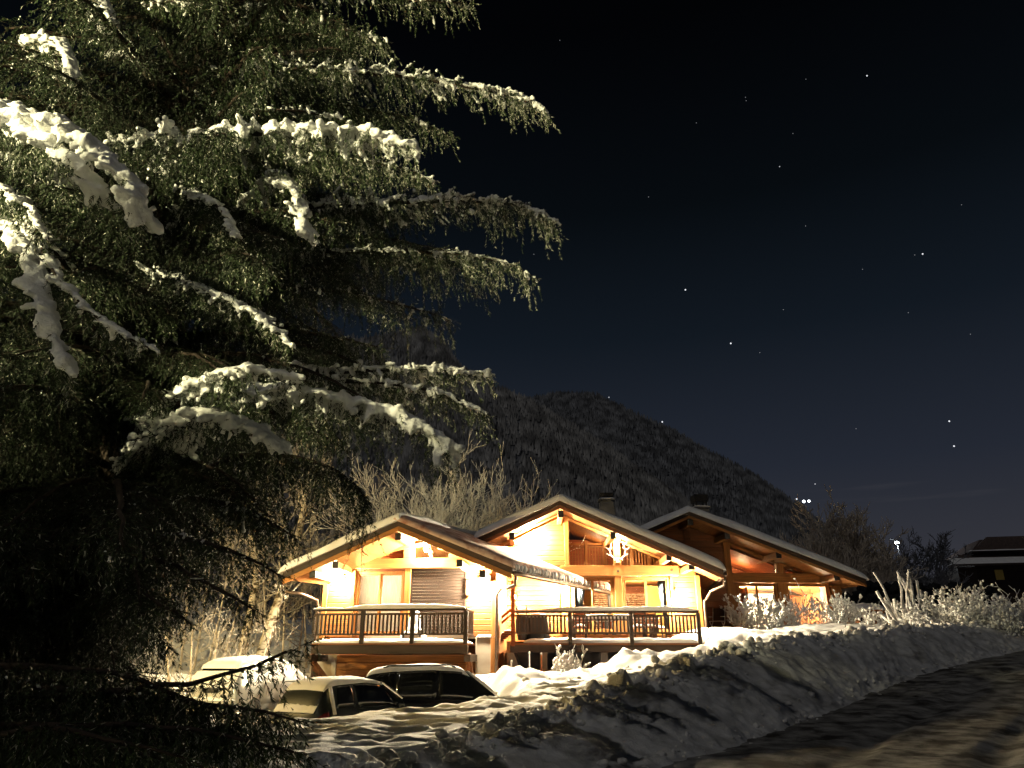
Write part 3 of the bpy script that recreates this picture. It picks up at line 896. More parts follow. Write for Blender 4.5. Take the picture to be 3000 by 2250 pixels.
# ============ left chalet
F1 = Facade(1180, 26.0, R(-6))
c1 = empty('chalet', F1.O, F1.yaw, 'chalet with rolled-down shutter and balcony over a board garage', 'chalet', 'lit timber chalets')
f = F1
VO = -1.75                                 # verge stands this far before the wall
apex, lt, rt = f(1168, 1526, VO), f(830, 1681, VO), f(1500, 1664, VO)
roof(c1, apex, lt, rt, VO, 6.8, .40, .22, .17, .17, 21, snow_T=(.36, .22), sn_amp=.02, right_mat=M['snow_lamp_tint'])
# snow ripples and hanging fringe along the right eave
kx = .40
def fringe(ch, x, z, y0, y1, k, n, seed, drop=.22):
    r = np.random.default_rng(seed); c, s = [], []
    for i in range(n):
        y = y0 + (y1 - y0) * (i + r.random() * .5) / n
        c.append((x + k * (y - y0) + r.normal(0, .02), y, z - drop * (.3 + .4 * r.random()))); s.append((.06, .055, drop * r.uniform(.5, .9)))
    V, F = blobs(np.array(c), np.array(s), ico=ICO2, rough=.08, seed=seed)
    return tag(mesh_np('eave_snow', V, F, M['snow'], ch, smooth=True), kind='stuff')
fringe(c1, rt[0] + .10, rt[1] + .12, VO, 6.6, kx, 46, 5, .16)
zf = f.z(1100, 1866)                        # balcony floor
ZB = -.6                                   # foot of the walls
zbeam0, zbeam1 = f.z(1200, 1666), f.z(1200, 1637)
xl, xr = f.x(946, 1750), f.x(1452, 1750)
def zroof1(x):                             # underside of the roof above the wall plane
    a = (apex[0] - kx * VO, apex[1] - .22); l_ = (lt[0] - kx * VO, lt[1] - .22); r_ = (rt[0] - kx * VO, rt[1] - .22)
    return a[1] + (x - a[0]) * ((a[1] - l_[1]) / (a[0] - l_[0]) if x < a[0] else (r_[1] - a[1]) / (r_[0] - a[0]))
ax1 = apex[0] - kx * VO
# walls
x_d0, x_d1 = f.x(1028, 1750), f.x(1192, 1750)
x_s0, x_s1 = f.x(1203, 1750), f.x(1363, 1750)
plank_wall(c1, [(xl + .12, zf), (x_d0, zf), (x_d0, zbeam0), (xl + .12, min(zbeam0, zroof1(xl + .12)))], 0, .19)
plank_wall(c1, [(x_s1 + .02, zf), (xr - .1, zf), (xr - .1, min(zbeam0, zroof1(xr - .1))), (x_s1 + .02, zbeam0)], 0, .19)
tie = MB().box(xl - .05, xr + .05, -.14, .12, zbeam0, zbeam1).build('tie_beam', M['honey'], c1, bevel=.015)
xg0, xg1 = f.x(1118, 1620), f.x(1185, 1620)
# gable: glazed triangles either side of a king post, boarded ends
def zr1(px, d=.0):
    x = f.x(px, 1620); return (x, zroof1(x) - d)
plank_wall(c1, [zr1(1185), (f.x(1185, 1620), zbeam1), (f.x(1030, 1640), zbeam1), zr1(1040)][::-1], .06, .17, M['red_wood'])
plank_wall(c1, [(f.x(1313, 1640), zbeam1), (f.x(1405, 1640), zbeam1), zr1(1390), zr1(1313)], .06, .17)
post(c1, f.x(1186, 1600), f.x(1217, 1600), zbeam1, zroof1(ax1) - .05, -.10, .22, name='king_post')
gw = MB().prism([(f.x(1217, 1620), zbeam1 + .02), (f.x(1313, 1640), zbeam1 + .02), zr1(1313, .05), zr1(1217, .05)], .10, .13).build('gable_window', M['honey'], c1)
gw.data.materials[0] = M['glass']
MB().bar((f.x(1264, 1630), .06, zbeam1 + .01), (f.x(1250, 1600), .06, zr1(1262)[1] - .02), .12, .1).build('glazing_bar', M['honey_v'], gw, bevel=.01)
for pxx, pyy in ((1040, 1648), (1030, 1600)):
    pass
MB().bar((ax1 - .12, -.06, zroof1(ax1) - .30), (f.x(1010, 1640), -.06, zbeam1 + .06), .13, .16, (0, 1, 0)).build('principal_rafter', M['honey'], c1, bevel=.012)
MB().bar((ax1 + .32, -.06, zroof1(ax1) - .42), (f.x(1395, 1640), -.06, zbeam1 + .04), .13, .14, (0, 1, 0)).build('principal_rafter', M['honey'], c1, bevel=.012)
for px_, py_ in ((1167, 1572), (983, 1655), (917, 1682), (1346, 1650), (1413, 1681)):
    x, z = f(px_, py_, VO + .12)
    purlin(c1, x, z, VO + .12, 1.0, .17, .2)
for t in np.linspace(.08, .92, 7):          # rafters seen under the left eave
    for a, b in ((lt, apex), (apex, rt)):
        pass
post(c1, xl, xl + .18, zf - .05, min(zbeam0, zroof1(xl + .05)) - .02, -.06)
post(c1, xr - .14, xr + .02, ZB, zroof1(xr) - .02, -.06)
post(c1, f.x(1186, 1750), f.x(1202, 1750), zf, zbeam0 - .003, -.07)
post(c1, x_d0 - .01, x_d0 + .12, zf, zbeam0 - .003, -.05)
# sliding doors with lace curtains
w1 = window(c1, x_d0 + .13, x_d1 - .09, zf + .04, zbeam0 - .07, .02, 2, .09)
MB().box(x_d0 + .13, x_d1 - .09, -.03, .1, zbeam0 - .066, zbeam0 - .004).build('door_head', M['red_wood'], c1)
xm = (x_d0 + x_d1) / 2
curtain(c1, x_d0 + .2, xm - .03, zf + .1, zbeam0 - .15, .22, M['curtain_white'], 18)
curtain(c1, xm + .05, x_d1 - .12, zf + .1, zbeam0 - .15, .22, M['curtain_white'], 16)
# roller shutter, slat by slat
sh = MB().box(x_s0, x_s1, -.03, .06, zbeam0 - .10, zbeam0 - .004).build('roller_shutter', M['shutter'], c1, bevel=.01)
nsl = 20; hs = (zbeam0 - .104 - zf - .05) / nsl
c_ = .012
vs = [(x_s0 + .03, .012, .002), (x_s1 - .03, .012, .002), (x_s1 - .03, 0, c_), (x_s0 + .03, 0, c_), (x_s1 - .03, 0, hs - c_), (x_s0 + .03, 0, hs - c_), (x_s1 - .03, .012, hs - .002), (x_s0 + .03, .012, hs - .002),
      (x_s0 + .03, .03, .002), (x_s1 - .03, .03, .002), (x_s1 - .03, .03, hs - .002), (x_s0 + .03, .03, hs - .002)]
sl0 = MB().add(vs, [(0, 1, 2, 3), (3, 2, 4, 5), (5, 4, 6, 7), (8, 9, 1, 0), (7, 6, 10, 11), (9, 8, 11, 10)]).build('slat', M['shutter'], sh)
for i in range(nsl):
    o = sl0 if i == 0 else dup(sl0, None, sh)
    o.location = (0, .0, zf + .05 + i * hs)
MB().box(x_s0 - .05, x_s0 + .03, -.02, .08, zf, zbeam0 - .104).box(x_s1 - .03, x_s1 + .02, -.02, .08, zf, zbeam0 - .104).build('guide_rail', M['shutter'], sh)
MB().box(x_s1 + .03, x_s1 + .16, -.10, .0, f.z(1373, 1745), f.z(1373, 1700)).build('wall_thermometer', M['metal'], c1, bevel=.01)
# balcony
BY = -1.55
xb0, xb1 = f.x(922, 1800, BY), f.x(1366, 1800, BY)
zfb = f.z(1100, 1884, BY)
deck = MB().box(xb0 - .02, xb1 + .06, BY - .02, -.001, zfb - .05, zfb).build('balcony', M['board_dark'], c1)
MB().box(xb0 - .02, xb1 + .06, BY + .0, BY + .14, zfb - .32, zfb - .053).build('edge_beam', M['dark_wood'], deck, bevel=.01)
MB().box(xb0 + .1, xb1 - .1, BY + .5, BY + .62, zfb - .30, zfb - .055).build('floor_joist', M['dark_wood'], deck)
MB().box(xb0 + .1, xb1 - .1, BY + 1.1, BY + 1.22, zfb - .30, zfb - .055).build('floor_joist', M['dark_wood'], deck)
ztb = f.z(1100, 1783, BY); zbb = f.z(1100, 1861, BY)
p1 = [f.x(1063, 1830, BY), f.x(1209, 1830, BY), f.x(1365, 1830, BY)]
railing(deck, xb0, xb1, BY, ztb, zbb, p1, M['dark_wood'], M['dark_wood_z'], .125, .060, .26)
rail_snow(deck, xb0 - .05, f.x(1010, 1780, BY), BY, ztb, .05, 31, .15, 40, .02)
rail_snow(deck, f.x(1010, 1780, BY), xb1 - .02, BY, ztb, .13, 32, .16, 120, .05)
# railing that returns to the house on the right
side = MB().box(xb1 - .03, xb1 + .03, BY + .06, -.05, ztb - .055, ztb).build('side_rail', M['dark_wood'], deck, bevel=.006)
MB().box(xb1 - .03, xb1 + .03, BY + .06, -.05, zbb, zbb + .06).build('side_foot_rail', M['dark_wood'], deck)
sb = None
for i in range(10):
    y = BY + .16 + i * .135
    if sb is None:
        sb = MB().box(-.018, .018, -.018, .018, zbb + .06, ztb - .055).build('baluster', M['dark_wood_z'], deck); sb.location = (xb1, y, 0)
    else: dup(sb, (xb1, y, 0), deck)
snow_cap('deck_snow', lambda u, v: np.stack([xb0 + (xb1 - xb0 + .04) * u, BY - .03 + 1.3 * v, np.full(u.shape, zfb)], 1), .13, 130, 26, M['snow'], deck, amp=.05, freq=3.5, seed=41, pw=10, skirt=.0)
# support brackets and the board garage front underneath
for px0, px1, sgn in ((948, 1003, 1), (1388, 1345, -1)):
    x0, x1 = f.x(px0, 1905, -.2), f.x(px1, 1990, -.2)
    br = MB().bar((x0, -1.25, zfb - .34), (x0 + .0, -.08, zfb - 1.5), .14, .16).build('bracket', M['board_dark'], c1, bevel=.01)
    MB().box(x0 - .1, x0 + .1, BY + .02, 0, zfb - .55, zfb - .335).build('bracket_beam', M['dark_wood'], br, bevel=.01)
    MB().bar((x0, -1.05, zfb - .56), (x1, -.08, zfb - 1.75), .12, .14).build('brace', M['board_dark'], br, bevel=.01)
zg1 = zfb - .35
xg_0, xg_1 = f.x(985, 1950), f.x(1392, 1950)
plank_wall(c1, [(xg_0, ZB), (xg_1, ZB), (xg_1, zg1), (xg_0, zg1)], .02, .24, M['board'], name='garage_front')
MB().box(xl - .1, xg_0 - .01, -.02, .3, ZB - .3, zfb - .33).build('pier', M['concrete'], c1, bevel=.01)
xcw = f.x(1508, 1930)
MB().box(xg_1 + .01, f.x(1455, 1930), -.05, .3, ZB - .3, f.z(1425, 1866)).build('basement_wall', M['concrete'], c1, bevel=.01)
snow_cap('ledge_snow', lambda u, v: np.stack([xg_1 + .05 + (f.x(1455, 1930) - xg_1 - .05) * u, -.08 + .3 * v, np.full(u.shape, f.z(1425, 1866))], 1), .07, 30, 10, M['snow'], c1, amp=.02, seed=4)
# side walls and back, so the house is a closed body
MB().prism([(xl, ZB), (xl + .16, ZB), (xl + .16, zroof1(xl) - .02), (xl, zroof1(xl) - .02)], .21, 6.6, kx * .6).build('side_wall', M['board_dark'], c1)
MB().prism([(xr - .16, ZB), (xr, ZB), (xr, zroof1(xr) - .02), (xr - .16, zroof1(xr) - .02)], .21, 6.6, 0).build('side_wall', M['board'], c1)
MB().box(xl + .2, xr - .2, 6.45, 6.59, ZB, zroof1(xl) - .02).build('rear_wall', M['board_dark'], c1)
MB().box(xl + .2, xr - .2, 2.6, 2.7, zf, zbeam1).build('inner_wall', M['white_wall'], c1)
point_light('room_light', (xm, 1.4, zbeam0 - .5), 380, (1, .80, .5), .15, c1)
# gutters
gl = f(836, 1697, VO)
gutter_pipe(c1, [(lt[0] + .05, VO + .2, lt[1] - .55), (lt[0] + .5, VO + .5, lt[1] - .60), (xl - .12, -.25, lt[1] - .72), (xl - .10, -.1, lt[1] - .95), (xl - .10, -.1, ZB)], .05)
er_ = rt
MB().tube([(rt[0] + .07 + kx * (y - VO), y, rt[1] - .16) for y in np.linspace(VO, 6.6, 12)], .075, 8).build('gutter', M['metal'], c1, smooth=True)
px_pipe = f.x(1455, 1800, -.2)
gutter_pipe(c1, [(rt[0] + .10, VO + .15, rt[1] - .22), (rt[0] + .08, VO + .2, rt[1] - .50), (rt[0] - .15, VO + .3, rt[1] - .58), (px_pipe + .18, -.35, f.z(1470, 1722)), (px_pipe, -.2, f.z(1455, 1745)), (px_pipe, -.2, ZB - .2)], .055)
wall_lamp(c1, f.x(1008, 1695), f.z(1008, 1700), -.12, 2196)
wall_lamp(c1, f.x(1252, 1610), f.z(1252, 1612), -.20, 2783)
wall_lamp(c1, f.x(1400, 1712), f.z(1400, 1712), -.15, 3370)
# snow covered chair on the balcony
hp = empty('covered_chair', f.O + f.ex * f.x(1213, 1830, -.9) + f.ey * -.9 + np.array([0, 0, zfb]), f.yaw, 'snow-buried garden chair on the shuttered chalet balcony', 'chair')
V, Fq = blobs(np.array([(0, 0, .30), (.0, .05, .62), (.02, .1, .86), (-.22, -.05, .18), (.24, -.05, .16), (0, -.15, .2)]), np.array([(.26, .26, .32), (.2, .18, .3), (.15, .13, .16), (.2, .2, .2), (.2, .2, .18), (.3, .2, .2)]), ico=ICO3, rough=.03, seed=9)
mesh_np('snow_cover', V, Fq, M['snow'], hp, smooth=True)
for i_ in (-.275, .275):
    MB().box(i_ - .025, i_ + .025, -.3, -.25, 0, .4).build('leg', M['black'], hp)
    MB().box(i_ - .025, i_ + .025, .2, .25, 0, .8).build('leg', M['black'], hp)

# ============ middle chalet
F2 = Facade(1740, 29.0, R(-1))
c2 = empty('chalet', F2.O, F2.yaw, 'brightly lit chalet with gallery railing behind gable glass and long terrace', 'chalet', 'lit timber chalets')
f = F2
VO = -1.75
apex, lt, rt = f(1640, 1467, VO), f(1396, 1580, VO), f(2118, 1672, VO)
roof(c2, apex, lt, rt, VO, 8.0, .12, .20, .16, .13, 51, snow_T=(.30, .40), mat_trim=M['board_dark'], sn_amp=.025)
kx2 = .12
def zroof2(x):
    a = (apex[0] - kx2 * VO, apex[1] - .22); l_ = (lt[0] - kx2 * VO, lt[1] - .22); r_ = (rt[0] - kx2 * VO, rt[1] - .22)
    return a[1] + (x - a[0]) * ((a[1] - l_[1]) / (a[0] - l_[0]) if x < a[0] else (r_[1] - a[1]) / (r_[0] - a[0]))
ax2 = apex[0] - kx2 * VO
zf = f.z(1750, 1858); ZB = .4
zb0, zb1 = f.z(1800, 1688), f.z(1800, 1658)
X = lambda p, q=1700: f.x(p, q)
xw0, xg, xm0, xm1, xg2, xw1 = X(1452), X(1670), X(1800), X(1820), X(1960), X(2044)
plank_wall(c2, [(xw0, zb1), (xg - .2, zb1), (xg - .2, zroof2(xg - .2)), (ax2, zroof2(ax2)) if ax2 < xg - .2 else (xg - .21, zroof2(xg - .21)), (xw0, zroof2(xw0))], 0, .19)
plank_wall(c2, [(xw0, f.z(1500, 1880)), (X(1645), f.z(1500, 1880)), (X(1645), zb1), (xw0, zb1)], 0.02, .19)
plank_wall(c2, [(xg2 + .15, zf), (xw1 - .02, zf), (xw1 - .02, zroof2(xw1 - .02)), (xg2 + .15, zroof2(xg2 + .15))], 0, .19)
tb = MB().box(X(1642), X(1990), -.17, .13, zb0, zb1).build('tie_beam', M['honey'], c2, bevel=.02)
for p_ in (1660, 1811, 1968):
    x_, z_ = f(p_, 1673, -.17)
    MB().prism([(x_ - .05, z_), (x_, z_ - .05), (x_ + .05, z_), (x_, z_ + .05)], -.185, -.172).build('bolt_plate', M['black'], tb)
post(c2, xg - .19, xg - .01, zb1, zroof2(xg - .1) - .02, -.1, .22)
post(c2, xm0, xm1, zb1, zroof2(xm0) - .03, -.12, .22)
post(c2, xm0 - .01, xm1 + .01, zf, zb0 - .003, -.12, .24)
post(c2, X(1642), X(1668), zf, zb0 - .003, -.1, .24)
post(c2, xg2 + .02, xg2 + .14, zf, zb0 - .003, -.06, .2)
post(c2, xw1 - .12, xw1 + .06, ZB, zroof2(xw1) - .1, -.1, .24)
# gable glass
g1 = MB().prism([(xg, zb1 + .02), (xm0 - .01, zb1 + .02), (xm0 - .01, zroof2(xm0) - .12), (xg, zroof2(xg) - .12)], .06, .08).build('gable_window', M['glass'], c2)
g2 = MB().prism([(xm1 + .01, zb1 + .02), (xg2, zb1 + .02), (xg2, zroof2(xg2) - .10), (xm1 + .01, zroof2(xm1) - .12)], .06, .08).build('gable_window', M['glass'], c2)
for g, a, b in ((g1, xg, xm0 - .01), (g2, xm1 + .01, xg2)):
    MB().prism([(a, zroof2(a) - .12), (b, zroof2(b) - .11), (b, zroof2(b) - .02), (a, zroof2(a) - .02)], .0, .12).build('frame', M['honey'], g)
plank_wall(c2, [(xg2 + .005, zb1 + .0), (xg2 + .145, zb1), (xg2 + .145, zroof2(xg2 + .145)), (xg2 + .005, zroof2(xg2))], .01, .19)
# doors
wA = window(c2, xg + .03, xm0 - .02, zf + .05, zb0 - .03, .03, 2, .08)
wB = window(c2, xm1 + .02, xg2, zf + .05, zb0 - .03, .03, 2, .08)
# rooms behind the glass
ND = 4.6
rm = MB().box(X(1560), X(2040), .3, ND, zf - .12, zf - .02).build('room_floor', M['honey'], c2)
MB().box(X(1545), X(2040), ND, ND + .15, zf - .1, zroof2(xg) - .2).build('rear_wall', M['red_wood'], c2)
MB().prism([(xw0, ZB), (xw0 + .16, ZB), (xw0 + .16, zroof2(xw0) - .05), (xw0, zroof2(xw0) - .05)], .2, 7.6, kx2).build('side_wall', M['board'], c2)
MB().prism([(xw1 - .16, ZB), (xw1, ZB), (xw1, zroof2(xw1) - .05), (xw1 - .16, zroof2(xw1) - .05)], .2, 7.6, kx2).build('side_wall', M['board'], c2)
MB().box(xw0 + .2, xw1 + .6, 7.6, 7.75, ZB, zroof2(xw0) - .05).build('back_wall', M['board'], c2)
fl = MB().box(xg + .2, xw1 - .25, 1.1, ND - .01, zb0 + .02, zb0 + .16).build('gallery_floor', M['honey'], c2)
# gallery railing behind the gable glass
def gallery(x0, x1, zt, y, posts):
    MB().box(x0, x1, y - .04, y + .04, zt - .07, zt).build('top_rail', M['honey'], fl, bevel=.008)
    MB().box(x0, x1, y - .03, y + .03, zt - .17, zt - .12).build('middle_rail', M['honey'], fl)
    MB().box(x0, x1, y - .03, y + .03, zb0 + .2, zb0 + .26).build('bottom_rail', M['honey'], fl)
    for p_ in posts: MB().box(p_ - .06, p_ + .06, y - .06, y + .06, zb0 + .16, zt + .10).build('post', M['honey_v'], fl, bevel=.01)
    n = int((x1 - x0) / .115); b0 = None
    for i in range(1, n):
        xx = x0 + (x1 - x0) * i / n
        if any(abs(xx - p_) < .08 for p_ in posts): continue
        if b0 is None:
            b0 = MB().box(-.022, .022, -.015, .015, zb0 + .26, zt - .17).build('baluster', M['honey_v'], fl); b0.location = (xx, y, 0)
        else: dup(b0, (xx, y, 0), fl)
ztg = f.z(1700, 1592, 1.2)
gallery(X(1668), X(1800), ztg, 1.2, [f.x(1717, 1620, 1.2), f.x(1770, 1620, 1.2)])
gallery(X(1826), X(1990), ztg - .1, 1.2, [f.x(1847, 1620, 1.2), f.x(1899, 1620, 1.2)])
# dry-stone wall across the room, stone by stone
sw = MB().box(X(1712), X(1940), ND - .95, ND - .7, zf, zb0 - .35).build('stone_wall', M['stone'], c2)
protos = []
for s_ in range(6):
    V0 = ICO1[0].copy(); V0 = np.sign(V0) * np.abs(V0) ** .55
    V0 = V0 * (1 + .12 * (rng.random((len(V0), 1)) - .5)) * np.array([.5, .5, .5])
    o = mesh_np('stone', V0, ICO1[1], M['stone'], sw)
    protos.append(o)
used = set(); z = zf + .02; cnt = 0
while z < zb0 - .4 and cnt < 280:
    h = rng.uniform(.07, .12); x = X(1712) + rng.uniform(-.1, .0)
    while x < X(1938):
        w_ = rng.uniform(.16, .42); pr = protos[rng.integers(6)]
        o = pr if pr.name not in used else dup(pr, None, sw)
        used.add(pr.name); cnt += 1
        o.location = (x + w_ / 2, ND - .97, z + h / 2); o.scale = (w_ * .98, .16 * rng.uniform(.7, 1.3), h * .95)
        x += w_
    z += h
for pr in protos:
    if pr.name not in used: bpy.data.objects.remove(pr)
MB().lathe([(.13, 0), (.13, 2.3)], 16, (f.x(1789, 1750, 2.6), 2.6, zf)).build('stove_pipe', M['black'], c2, smooth=True)
MB().box(f.x(1789, 1750, 2.6) - .35, f.x(1789, 1750, 2.6) + .35, 2.4, 3.0, zf - .02, zf + .75).build('stove', M['black'], c2, bevel=.03)
curtain(c2, xg + .1, xg + .62, zf + .1, zb0 - .1, .25, M['curtain_blue'], 7, (xg + .08, xg + .25))
curtain(c2, xg2 - .42, xg2 - .08, zf + .1, zb0 - .1, .25, M['curtain_blue'], 6, (xg2 - .18, xg2 - .06))
MB().box(xg + .62, xg + .95, 1.4, 1.5, zf, zb0 - .06).build('inner_wall', M['yellow_wall'], c2)
MB().box(X(1930), X(1985), ND - 1.3, ND - 1.2, zf, zb0 - .06).build('inner_wall', M['yellow_wall'], c2)
MB().box(xg + .02, xw1 - .2, .32, 1.08, zb0 + .0, zb0 + .10).build('room_ceiling', M['white_wall'], c2)
point_light('room_light', (X(1735), 1.9, zb0 - .35), 620, (1, .72, .4), .12, c2)
point_light('room_light', (X(1890), 1.9, zb0 - .35), 620, (1, .72, .4), .12, c2)
point_light('gallery_light', (X(1760), .55, zb0 + 1.35), 45, (1, .62, .32), .1, c2)
point_light('gallery_light', (X(1885), .55, zb0 + .9), 30, (1, .62, .32), .1, c2)
point_light('gallery_light', (X(1760), 3.0, zb0 + 1.3), 90, (1, .62, .32), .12, c2)
for px_, py_ in ((1643, 1506), (1499, 1571), (1796, 1569), (1960, 1632), (2026, 1659)):
    x, z = f(px_, py_, VO + .12)
    purlin(c2, x, z, VO + .12, 1.0, .17, .22)
MB().bar((ax2 - .1, -.5, zroof2(ax2) - .12), (xw0, -.5, zroof2(xw0) - .12), .1, .12, (0, 1, 0)).build('rafter', M['honey'], c2)
# chimney
def chimney(ch, px_, ptop, pcap, pslab, pbase, y, w0, w1, label=None):
    x = f.x(px_, 1480, y); z = lambda q: f.z(px_, q, y)
    zt, zs, zb = z(pcap), z(pslab), z(pbase) - .6
    c = MB()
    q = [(-1, -1), (1, -1), (1, 1), (-1, 1)]
    c.hexa([(x + w1 / 2 * i, y + w1 / 2 * j, zb) for i, j in q] + [(x + w0 / 2 * i, y + w0 / 2 * j, zs) for i, j in q])
    o = c.build('chimney', M['concrete_dark'], ch, bevel=.02)
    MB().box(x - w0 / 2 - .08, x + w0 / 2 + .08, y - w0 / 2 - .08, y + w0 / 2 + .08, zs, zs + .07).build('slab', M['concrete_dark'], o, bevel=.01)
    snow_cap('cap_snow', lambda u, v: np.stack([x + (u - .5) * (w0 + .14), y + (v - .5) * (w0 + .14), np.full(u.shape, zs + .07)], 1), .06, 20, 14, M['snow'], o, amp=.01, seed=6)
    for i, j in q: MB().box(x + i * w0 * .38 - .03, x + i * w0 * .38 + .03, y + j * w0 * .38 - .03, y + j * w0 * .38 + .03, zs + .06, zt - .0).build('stay', M['black'], o)
    MB().box(x - w0 / 2 - .02, x + w0 / 2 + .02, y - w0 / 2 - .02, y + w0 / 2 + .02, zt + .002, z(ptop)).build('chimney_cap', M['black'], o, bevel=.015)
chimney(c2, 1777, 1447, 1458, 1469, 1510, 5.0, .58, .95)
# terrace
BY = -2.3
xt0, xt1 = f.x(1503, 1800, BY), f.x(2044, 1800, BY)
zfb = f.z(1750, 1884, BY)
deck = MB().box(xt0 - .1, xt1 + .05, BY - .02, -.001, zfb - .06, zfb).build('terrace', M['board_dark'], c2)
MB().box(xt0 - .1, xt1 + .05, BY - .0, BY + .12, zfb - .30, zfb - .063).build('edge_beam', M['dark_wood'], deck, bevel=.01)
ztb, zbb = f.z(1750, 1789, BY), f.z(1750, 1857, BY)
railing(deck, xt0, xt1, BY, ztb, zbb, [xt0, f.x(1669, 1800, BY), f.x(1847, 1800, BY), xt1], M['dark_wood'], M['dark_wood_z'], .128, .062, .38)
rail_snow(deck, f.x(1572, 1800, BY), xt1 + .06, BY, ztb, .13, 61, .17, 170, .045)
rail_snow(deck, xt0, f.x(1572, 1800, BY), BY, ztb, .04, 62, .14, 30, .015)
snow_cap('deck_snow', lambda u, v: np.stack([xt0 + .35 + (xt1 - xt0 - .3) * u, BY - .03 + 2.1 * v, np.full(u.shape, zfb)], 1), .17, 150, 40, M['snow'], deck, amp=.05, freq=3, seed=63, pw=12, skirt=.0)
for p_ in (1593, 1771, 1957):
    x = f.x(p_, 1930, BY + .1)
    MB().box(x - .13, x + .13, BY + .13, BY + .36, ZB - .3, zfb - .065).build('terrace_post', M['concrete'], deck, bevel=.01)
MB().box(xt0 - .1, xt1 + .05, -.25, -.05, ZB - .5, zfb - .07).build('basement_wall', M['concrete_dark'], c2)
# sloping concrete cheek and outside stair on the left
xc = f.x(1505, 1890, -1.0)
MB().hexa([(xc - .2, BY + .02, ZB - .5), (xc + .75, BY + .5, ZB - .5), (xc + .45, -.3, ZB - .5), (xc - .35, -.3, ZB - .5), (xc - .2, BY + .02, zfb - .31), (xc + .02, BY + .1, zfb - .31), (xc + .1, -.3, zfb - .31), (xc - .35, -.3, zfb - .31)]).build('stair_wall', M['concrete'], c2)
st = MB().bar((f.x(1466, 1812, -1.6), -1.6, f.z(1466, 1812, -1.6)), (f.x(1497, 1786, -1.6), -1.6, f.z(1497, 1786, -1.6)), .06, .09).build('stair_rail', M['red_wood'], c2)
MB().bar((f.x(1466, 1828, -1.6), -1.6, f.z(1466, 1828, -1.6)), (f.x(1497, 1802, -1.6), -1.6, f.z(1497, 1802, -1.6)), .05, .08).build('lower_rail', M['red_wood'], st)
MB().box(xt0 - .07, xt0 + .07, BY - .09, BY + .06, zfb - .1, ztb + 1.0).build('stair_post', M['red_wood'], st, bevel=.01)
for i in range(5):
    a = i / 4
    x, z = f.x(1462 + 30 * a, 1875 - 20 * a, -1.4), f.z(1462 + 30 * a, 1872 - 22 * a, -1.4)
    MB().box(x - .16, x + .16, -1.8, -.9, z - .06, z).build('tread', M['board_dark'], st)
    snow_cap('tread_snow', lambda u, v: np.stack([x - .16 + .32 * u, -1.8 + .9 * v, np.full(u.shape, z)], 1), .06, 12, 12, M['snow'], st, amp=.02, seed=70 + i)
wall_lamp(c2, X(1655), f.z(1655, 1722), -.30, 4395)
wall_lamp(c2, X(1972), f.z(1972, 1748), -.26, 2783)
wall_lamp(c2, X(1560), f.z(1560, 1575), -.25, 3370)
wall_lamp(c2, X(1815), f.z(1815, 1580), -.34, 1316)
wall_lamp(c2, X(1506), f.z(1506, 1750), -.45, 1903)
gutter_pipe(c2, [(rt[0] + .06, VO + .1, rt[1] - .2), (rt[0] + .04, VO + .2, rt[1] - .5), (rt[0] - .35, VO + .6, rt[1] - .66), (xw1 + .25, -.25, rt[1] - .82), (xw1 + .15, -.12, rt[1] - .95), (xw1 + .15, -.12, ZB)], .05)
MB().tube([(rt[0] + .07 + kx2 * (y - VO), y, rt[1] - .14) for y in np.linspace(VO, 7.8, 8)], .075, 8).build('gutter', M['metal'], c2, smooth=True)
# antlers on the post
ao = f.O + f.ex * f.x(1809, 1625, -.2) + f.ey * -.2
an = empty('antlers', ao + np.array([0, 0, f.z(1809, 1640, -.2)]), f.yaw, 'pale branching antlers hung on the gable post', 'antlers')
for s_ in (-1, 1):
    A_ = MB()
    main = [(0, 0, 0), (.12 * s_, -.05, .03), (.27 * s_, -.08, .16), (.30 * s_, -.08, .36), (.24 * s_, -.08, .56), (.20 * s_, -.06, .68)]
    A_.tube(main, [.03, .03, .028, .024, .018, .008], 7)
    for i, d in ((2, (.16, -.05, .05)), (3, (.17, -.04, .10)), (4, (.15, -.03, .12)), (3, (-.10, -.05, .10)), (1, (.05, -.14, -.10))):
        b_ = Vector(main[i]); A_.tube([b_, b_ + Vector((d[0] * s_ * .6, d[1], d[2] * .5)), b_ + Vector((d[0] * s_, d[1], d[2]))], [.02, .016, .006], 6)
    A_.build('antler', M['antler'], an, smooth=True)
MB().prism([(-.07, -.1), (.07, -.1), (.09, .05), (0, .1), (-.09, .05)], -.03, .04).build('skull_plate', M['antler'], an, bevel=.01)

# ============ right chalet
F3 = Facade(2280, 33.0, R(4))
c3 = empty('chalet', F3.O, F3.yaw, 'chalet with orange panelled ceiling behind gable glass, farthest right', 'chalet', 'lit timber chalets')
f = F3
VO = -1.5
apex, lt, rt = f(2018, 1499, VO), f(1872, 1564, VO), f(2536, 1700, VO)
roof(c3, apex, lt, rt, VO, 8.0, .0, .20, .16, .12, 81, snow_T=(.32, .36), mat_trim=M['honey'], sn_amp=.02)
def zroof3(x):
    a = (apex[0], apex[1] - .22); l_ = (lt[0], lt[1] - .22); r_ = (rt[0], rt[1] - .22)
    return a[1] + (x - a[0]) * ((a[1] - l_[1]) / (a[0] - l_[0]) if x < a[0] else (r_[1] - a[1]) / (r_[0] - a[0]))
zf = f.z(2200, 1868); ZB = zf - .8
zb0, zb1 = f.z(2200, 1707), f.z(2200, 1679)
X = lambda p, q=1700: f.x(p, q)
xw0, xp0, xp1, xm0, xm1, xr0, xr1 = X(1915), X(2127), X(2145), X(2277), X(2297), X(2425), X(2456)
